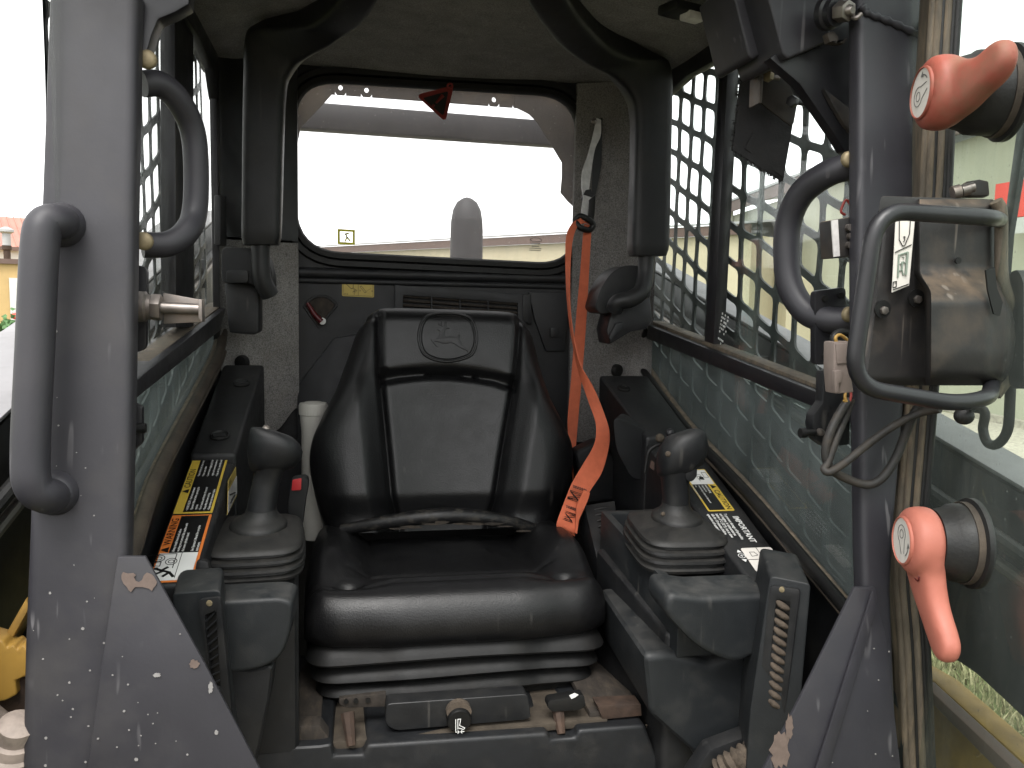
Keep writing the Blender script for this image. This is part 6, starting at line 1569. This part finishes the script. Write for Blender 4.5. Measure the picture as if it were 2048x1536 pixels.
def organic(name, mb, m, parent, vox, smooth_it):
    o = mb.build('tmp', m, None, angle=180)
    md = o.modifiers.new('r', 'REMESH'); md.mode = 'VOXEL'; md.voxel_size = vox
    sm = o.modifiers.new('s', 'SMOOTH'); sm.iterations = smooth_it; sm.factor = .5
    dg = bpy.context.evaluated_depsgraph_get()
    me = bpy.data.meshes.new_from_object(o.evaluated_get(dg)); me.name = name
    me.polygons.foreach_set("use_smooth", [True] * len(me.polygons))
    bpy.data.objects.remove(o)
    return link(name, me, m, parent)
def handle(hub, lever, m, label, up_rot, rad=.039, bend=V((0, 0, 0))):
    h = W(*hub[0], y=hub[1]); n = DN
    dist = (h - DP(0, h.z)).dot(DN)
    mb = MB()
    mb.lathe([(rad * .75, .016), (rad * .95, .010), (rad, .0), (rad * .98, -.012), (rad * .8, -.018)], h, n, 32)
    K_ = 18
    for i in range(1, K_ + 1):
        t = i / K_
        r_ = lerp(lerp(rad * .98, .030, sst(0, .35, t)), .0205, sst(.25, .8, t))
        if i == K_: r_ *= .93
        c_ = h + lever * t - n * .004 + bend * (t * t - t)
        th = lerp(1.0, .80, t)
        mb.lathe([(r_ * .55, .0125 * th), (r_ * .85, .0105 * th), (r_, .003), (r_, -.006), (r_ * .85, -.013 * th), (r_ * .55, -.015 * th)], c_, n, 24)
    g_ = organic('latch_handle', mb, m, door, .0022, 22)
    g_['label'] = label
    bs = MB().lathe([(rad * .92, -.016), (rad * 1.02, -.030), (rad * 1.10, -.034), (rad * 1.14, -dist + .006), (rad * 1.28, -dist + .004), (rad * 1.28, -dist - .002)], h, n, 40).build('boss', M['rubber_dusty'], g_, angle=40)
    MB().lathe([(rad * 1.14, -dist + .013), (rad * 1.17, -dist + .013), (rad * 1.17, -dist + .006), (rad * 1.14, -dist + .006)], h, n, 40, caps=False).build('boss_ring', M['gasket_brown'], g_, angle=40)
    MB().lathe([(rad * .70, .0145), (rad * .70, .0180), (rad * .655, .0190), (rad * .64, .0175)], h, n, 40, caps=False).build('label_rim', m, g_, angle=60)
    lb = MB().lathe([(rad * .66, .010), (rad * .655, .0172), (.0005, .0173)], h, n, 40).build('label_disc', M['label'], g_, angle=60)
    ux = DD * math.cos(up_rot) + V((0, 0, 1)) * math.sin(up_rot); uy = n.cross(ux)
    fl = Flat(h + n * .0178, ux, uy); r_ = rad * .62
    mb = MB()
    fl.circle(-r_ * .30, 0, r_ * .20, .0008, 0, mb, n=16)
    pts = [(-r_ * .3 + r_ * .42 * math.cos(math.radians(a)), r_ * .42 * math.sin(math.radians(a))) for a in range(45, 316, 15)]
    fl.stroke([(r_ * .60, r_ * .16)] + pts + [(r_ * .60, -r_ * .16)], .0008, 0, mb)
    arc = [(r_ * .10 + r_ * .62 * math.cos(math.radians(a)), r_ * .1 + r_ * .62 * math.sin(math.radians(a))) for a in range(20, 75, 8)]
    fl.stroke(arc, .0012, 0, mb); e = arc[-1]
    fl.poly([(e[0] + r_ * .02, e[1] + r_ * .16), (e[0] - r_ * .20, e[1] + r_ * .02), (e[0] + r_ * .04, e[1] - r_ * .14)], 0, mb)
    mb.build('label_drawing', M['greyprint'], lb)
    # dimple beside the label
    t_ = lever.normalized()
    MB().lathe([(.0045, .0155), (.0052, .0165), (.0060, .0150)], h + t_ * rad * 1.0 - n * .006, n, 16, caps=False).build('dimple_rim', M['darkred'], g_, angle=60)
    return g_
handle(((1876, 186), .80), DD * .076 + V((0, 0, .012)) - DN * .020, M['red'], 'dusty red latch handle pointing up and right, top of door', .35, bend=V((0, 0, .03)))
handle(((1836, 1082), .80), DD * .046 + V((0, 0, -.100)) - DN * .012, M['red_clean'], 'clean red latch handle pointing down, bottom of door', -1.3, bend=DD * .05)
# latch plate, wiper arm and washer hose on the outer side of the glass
wa0 = WP(2052, 195, DP(0, 1.6, -.02), DN); wa1 = WP(2000, 600, DP(0, 1.6, -.02), DN)
wz = MB().prism([WP(*p, DP(0, 1.6, -.02), DN) for p in [(2036, 240), (2052, 200), (2062, 200), (2018, 470), (2004, 640), (1992, 640), (2004, 470)]], -DN * .006).build('wiper_arm', M['guard'], door, bevel=.001)
MB().prism(fillet([WP(*p, DP(0, 1.6, -.02), DN) for p in [(2018, 545), (2034, 538), (2046, 560), (2046, 760), (2030, 780), (2018, 770)]], .006, 3, True), -DN * .02).build('wiper_motor', M['plastic'], wz, bevel=.004)
hp = catmull([WP(*p, DP(0, 1.6, -.03), DN) for p in [(1930, 815), (1968, 822), (1966, 858), (1975, 885), (1995, 888), (2015, 860), (2020, 800), (2022, 740)]], 6)
MB().tube(hp, .0055, 10).build('washer_hose', M['rubber'], door, angle=60)
# ---------------------------------------------------------------- wiper motor casing with guard tube
wm = thing('wiper_motor_casing', 'dusty black wiper motor casing with exit sticker and tube guard at right', 'casing', W(1870, 780, y=.78))
outl = [(1764, 392), (1795, 384), (1985, 398), (1994, 410), (1996, 540), (2004, 585), (2026, 625), (2032, 680), (2024, 735), (2000, 778), (1962, 797), (1900, 790), (1756, 774), (1722, 764), (1720, 740), (1734, 640), (1754, 500)]
def hgt(px, py):
    # raised body right of a curved step; lower half bulges out below a shoulder
    xs_ = lerp(1832, 1836, 0) + 22 * sst(540, 590, py) + 0 * py
    body = sst(xs_ - 5, xs_ + 9, px)
    h = .016 * body
    h += .040 * body * sst(528, 610, py) * (1 - .25 * sst(700, 800, py))
    h -= .030 * sst(742, 800, py) * body
    h -= .012 * sst(1968, 2022, px)
    return h
def inside(px, py, poly):
    c_ = False; n_ = len(poly); j = n_ - 1
    for i in range(n_):
        if (poly[i][1] > py) != (poly[j][1] > py) and px < (poly[j][0] - poly[i][0]) * (py - poly[i][1]) / (poly[j][1] - poly[i][1]) + poly[i][0]: c_ = not c_
        j = i
    return c_
def xr_at(py, side_):
    xs_ = []
    n_ = len(outl)
    for i in range(n_):
        a, b = outl[i], outl[(i + 1) % n_]
        if (a[1] - py) * (b[1] - py) <= 0 and a[1] != b[1]: xs_.append(a[0] + (b[0] - a[0]) * (py - a[1]) / (b[1] - a[1]))
    return (min(xs_) if side_ < 0 else max(xs_)) if xs_ else None
rows = []
NP = 60
for j in range(NP + 1):
    py = lerp(398.5, 771, j / NP)
    xl, xr = xr_at(py, -1), xr_at(py, 1); row = []
    xs_ = 1832 + 22 * sst(540, 590, py)
    for i in range(57):
        px = lerp(xl, xs_ - 6, i / 16) if i <= 16 else (lerp(xs_ - 6, xs_ + 10, (i - 16) / 12) if i <= 28 else lerp(xs_ + 10, xr, (i - 28) / 28))
        u = (px - xl) / (xr - xl); e = min(u, 1 - u, j / NP * 1.2, (1 - j / NP) * 1.2)
        row.append(W(px, py, y=.795 - hgt(px, py) + .008 * (1 - sst(0, .05, e))))
    rows.append(row)
mb = MB(); mb.grid(rows)
bk2 = [[p + V((.022, .030, 0)) for p in r_] for r_ in rows]
for A, B in ((rows[0], bk2[0]), (rows[-1], bk2[-1]), ([r_[0] for r_ in rows], [r_[0] for r_ in bk2]), ([r_[-1] for r_ in rows], [r_[-1] for r_ in bk2])): mb.grid([A, B])
case = mb.build('casing', M['wipercase'], wm, angle=45)
MB().prism(fillet([W(*p, y=.792) for p in [(1762, 392), (1980, 398), (1986, 420), (1782, 432), (1756, 428)]], .004, 3, True), V((.02, .03, 0))).build('top_flange', M['wipercase'], wm, bevel=.004)
MB().tube(catmull([W(px, py, y=.775) for px, py in [(1992, 402), (2002, 430), (2003, 540), (2012, 585), (2030, 630), (2032, 690), (2022, 745), (1990, 790)]], 5), .0065, 10).build('rim_bead', M['gasket'], wm, angle=60)
# recess shade painted as raised black patches, and screws
MB().prism([W(*p, y=.735) for p in [(1972, 540), (1990, 534), (1994, 575), (2006, 605), (2000, 632), (1988, 628), (1976, 580)]], V((0, .002, 0))).build('recess_shade_patch', M['black'], case)
for p in ((1832, 596), (1765, 618)):
    MB().lathe([(.0095, -.001), (.0095, .0012), (.0080, .0014)], W(*p, y=.787), (0, 1, 0), 18).build('screw_shade_disc', M['black'], case)
    MB().lathe([(.0045, -.0035), (.0045, .001)], W(p[0] + 2, p[1] + 3, y=.786), (0, 1, 0), 6).build('screw', M['steel'], case, bevel=.0005)
MB().lathe([(.0035, -.001), (.0035, .001)], W(1916, 521, y=.775), (0, 1, 0), 14).build('plug', M['rubber'], case)
# exit sticker
q = [W(*p, y=.784) for p in [(1792, 435), (1830, 436), (1818, 571), (1784, 585)]]
es = MB().prism(q, V((0, .0008, 0))).build('exit_sticker', M['label'], case)
def E(px, py): return W(px, py, y=.7832)
mb = MB(); s1 = .0011
def ln(*pts, w=.0005):
    for a, b in zip(pts, pts[1:]): mb.tube([E(*a), E(*b)], w, 5)
zz = lambda x, y: (1760 + x / 7.68, 400 + y / 7.68)
ln(zz(300, 280), zz(297, 610), zz(350, 710), zz(385, 690), zz(455, 520), zz(470, 290)); ln(zz(232, 805), zz(485, 685)); ln(zz(200, 1380), zz(440, 1290))
ln(zz(205, 1260), zz(255, 1250), zz(250, 1335), zz(200, 1345), zz(205, 1260)); ln(zz(360, 570), zz(385, 560), zz(380, 620), zz(360, 640))
tag(mb.build('sticker_lines', M['black'], es), kind='stuff')
mb = MB()
ln(zz(290, 850), zz(275, 1190), w=.0011); ln(zz(285, 850), zz(430, 800), w=.0011); ln(zz(425, 800), zz(395, 1150), w=.0016)
ln(zz(360, 885), zz(362, 880), w=.0014); ln(zz(345, 950), zz(335, 1060), w=.0013); ln(zz(335, 1060), zz(360, 1160), w=.0009); ln(zz(335, 1060), zz(300, 1090), zz(270, 1100), w=.0009)
ln(zz(350, 945), zz(395, 975), w=.0007); ln(zz(345, 950), zz(310, 985), w=.0007)
mb.build('exit_symbol', M['greenprint'], es)
# guard tube
gp = fillet([W(1998, 440, y=.775), W(1985, 436, y=.715), W(1752, 420, y=.705), W(1702, 772, y=.705), W(1912, 808, y=.705), W(1978, 795, y=.72), W(1985, 765, y=.775)], [0, .02, .035, .035, .03, .02, 0], 8)
gt = MB().tube(gp, .0082, 16).build('guard_tube', M['paint_dark'], wm, angle=60)
MB().sphere(W(1928, 832, y=.735), (.010, .010, .009)).build('tube_nut', M['rubber_dusty'], gt, angle=60)
c = W(1925, 380, y=.80)
hz = MB().prism([W(*p, y=.80) for p in [(1915, 392), (1918, 375), (1935, 362), (1960, 358), (1978, 362), (1980, 392)]], V((.01, .02, 0))).build('pivot_bracket', M['wipercase'], wm, bevel=.003)
for k, px in enumerate((1912, 1930, 1940)):
    MB().lathe([(.0075 - k * .001, -.004), (.0075 - k * .001, .004)], W(px, 384 - k * 4, y=.795), (1, -.3, .3), 12).build('washer', M['steel'], hz, angle=50)

# ================================================================== WIRING
wh = thing('wiring_harness', 'taupe connector with dusty looping cables beside the right pillar', 'wiring', W(1686, 740, y=.88))
YW = .865
cn = MB().prism([W(*p, y=YW) for p in [(1668, 684), (1700, 682), (1703, 730), (1703, 752), (1708, 785), (1671, 788), (1667, 740)]], V((0, .022, 0))).build('connector', M['conn'], wh, bevel=.002)
MB().prism([W(*p, y=YW - .002) for p in [(1672, 688), (1697, 686), (1699, 726), (1675, 728)]], V((0, .004, 0))).build('connector_cover', M['conn'], cn, bevel=.001)
MB().prism([W(*p, y=YW - .004) for p in [(1669, 742), (1683, 740), (1684, 764), (1678, 766), (1678, 785), (1671, 786)]], V((0, .006, 0))).build('connector_latch', M['conn'], cn, bevel=.001)
def cable(name, pts, rad, m):
    return MB().tube(catmull([W(px, py, y=yy) for px, py, yy in pts], 7), rad, 10).build(name, m, wh, angle=60)
cable('cable', [(1697, 800, .87), (1680, 825, .865), (1660, 865, .86), (1651, 905, .86), (1662, 938, .86), (1695, 958, .86), (1735, 969, .855), (1765, 955, .85), (1792, 915, .85), (1812, 865, .85), (1828, 828, .845), (1842, 808, .84)], .0052, M['cable'])
cable('cable', [(1703, 798, .872), (1690, 835, .87), (1672, 880, .86), (1656, 925, .857), (1648, 938, .855), (1660, 944, .85), (1690, 925, .845), (1740, 885, .84), (1790, 850, .83), (1840, 826, .82), (1880, 818, .80)], .0045, M['cable'])
cable('wire', [(1692, 778, .868), (1690, 795, .866), (1695, 808, .866), (1688, 800, .866)], .0018, M['wire_y'])
cable('wire', [(1700, 778, .868), (1702, 792, .866), (1698, 808, .866)], .0016, M['wire_r'])
cable('wire', [(1675, 690, .87), (1671, 676, .87), (1680, 670, .872), (1694, 680, .874), (1697, 690, .874)], .0020, M['wire_y'])
cable('cable', [(1668, 686, .88), (1668, 672, .882), (1682, 664, .885), (1698, 668, .89), (1706, 680, .895)], .0042, M['rubber'])
cable('wire', [(1690, 430, .95), (1682, 422, .95), (1692, 400, .95), (1702, 412, .95)], .0016, M['wire_r'])
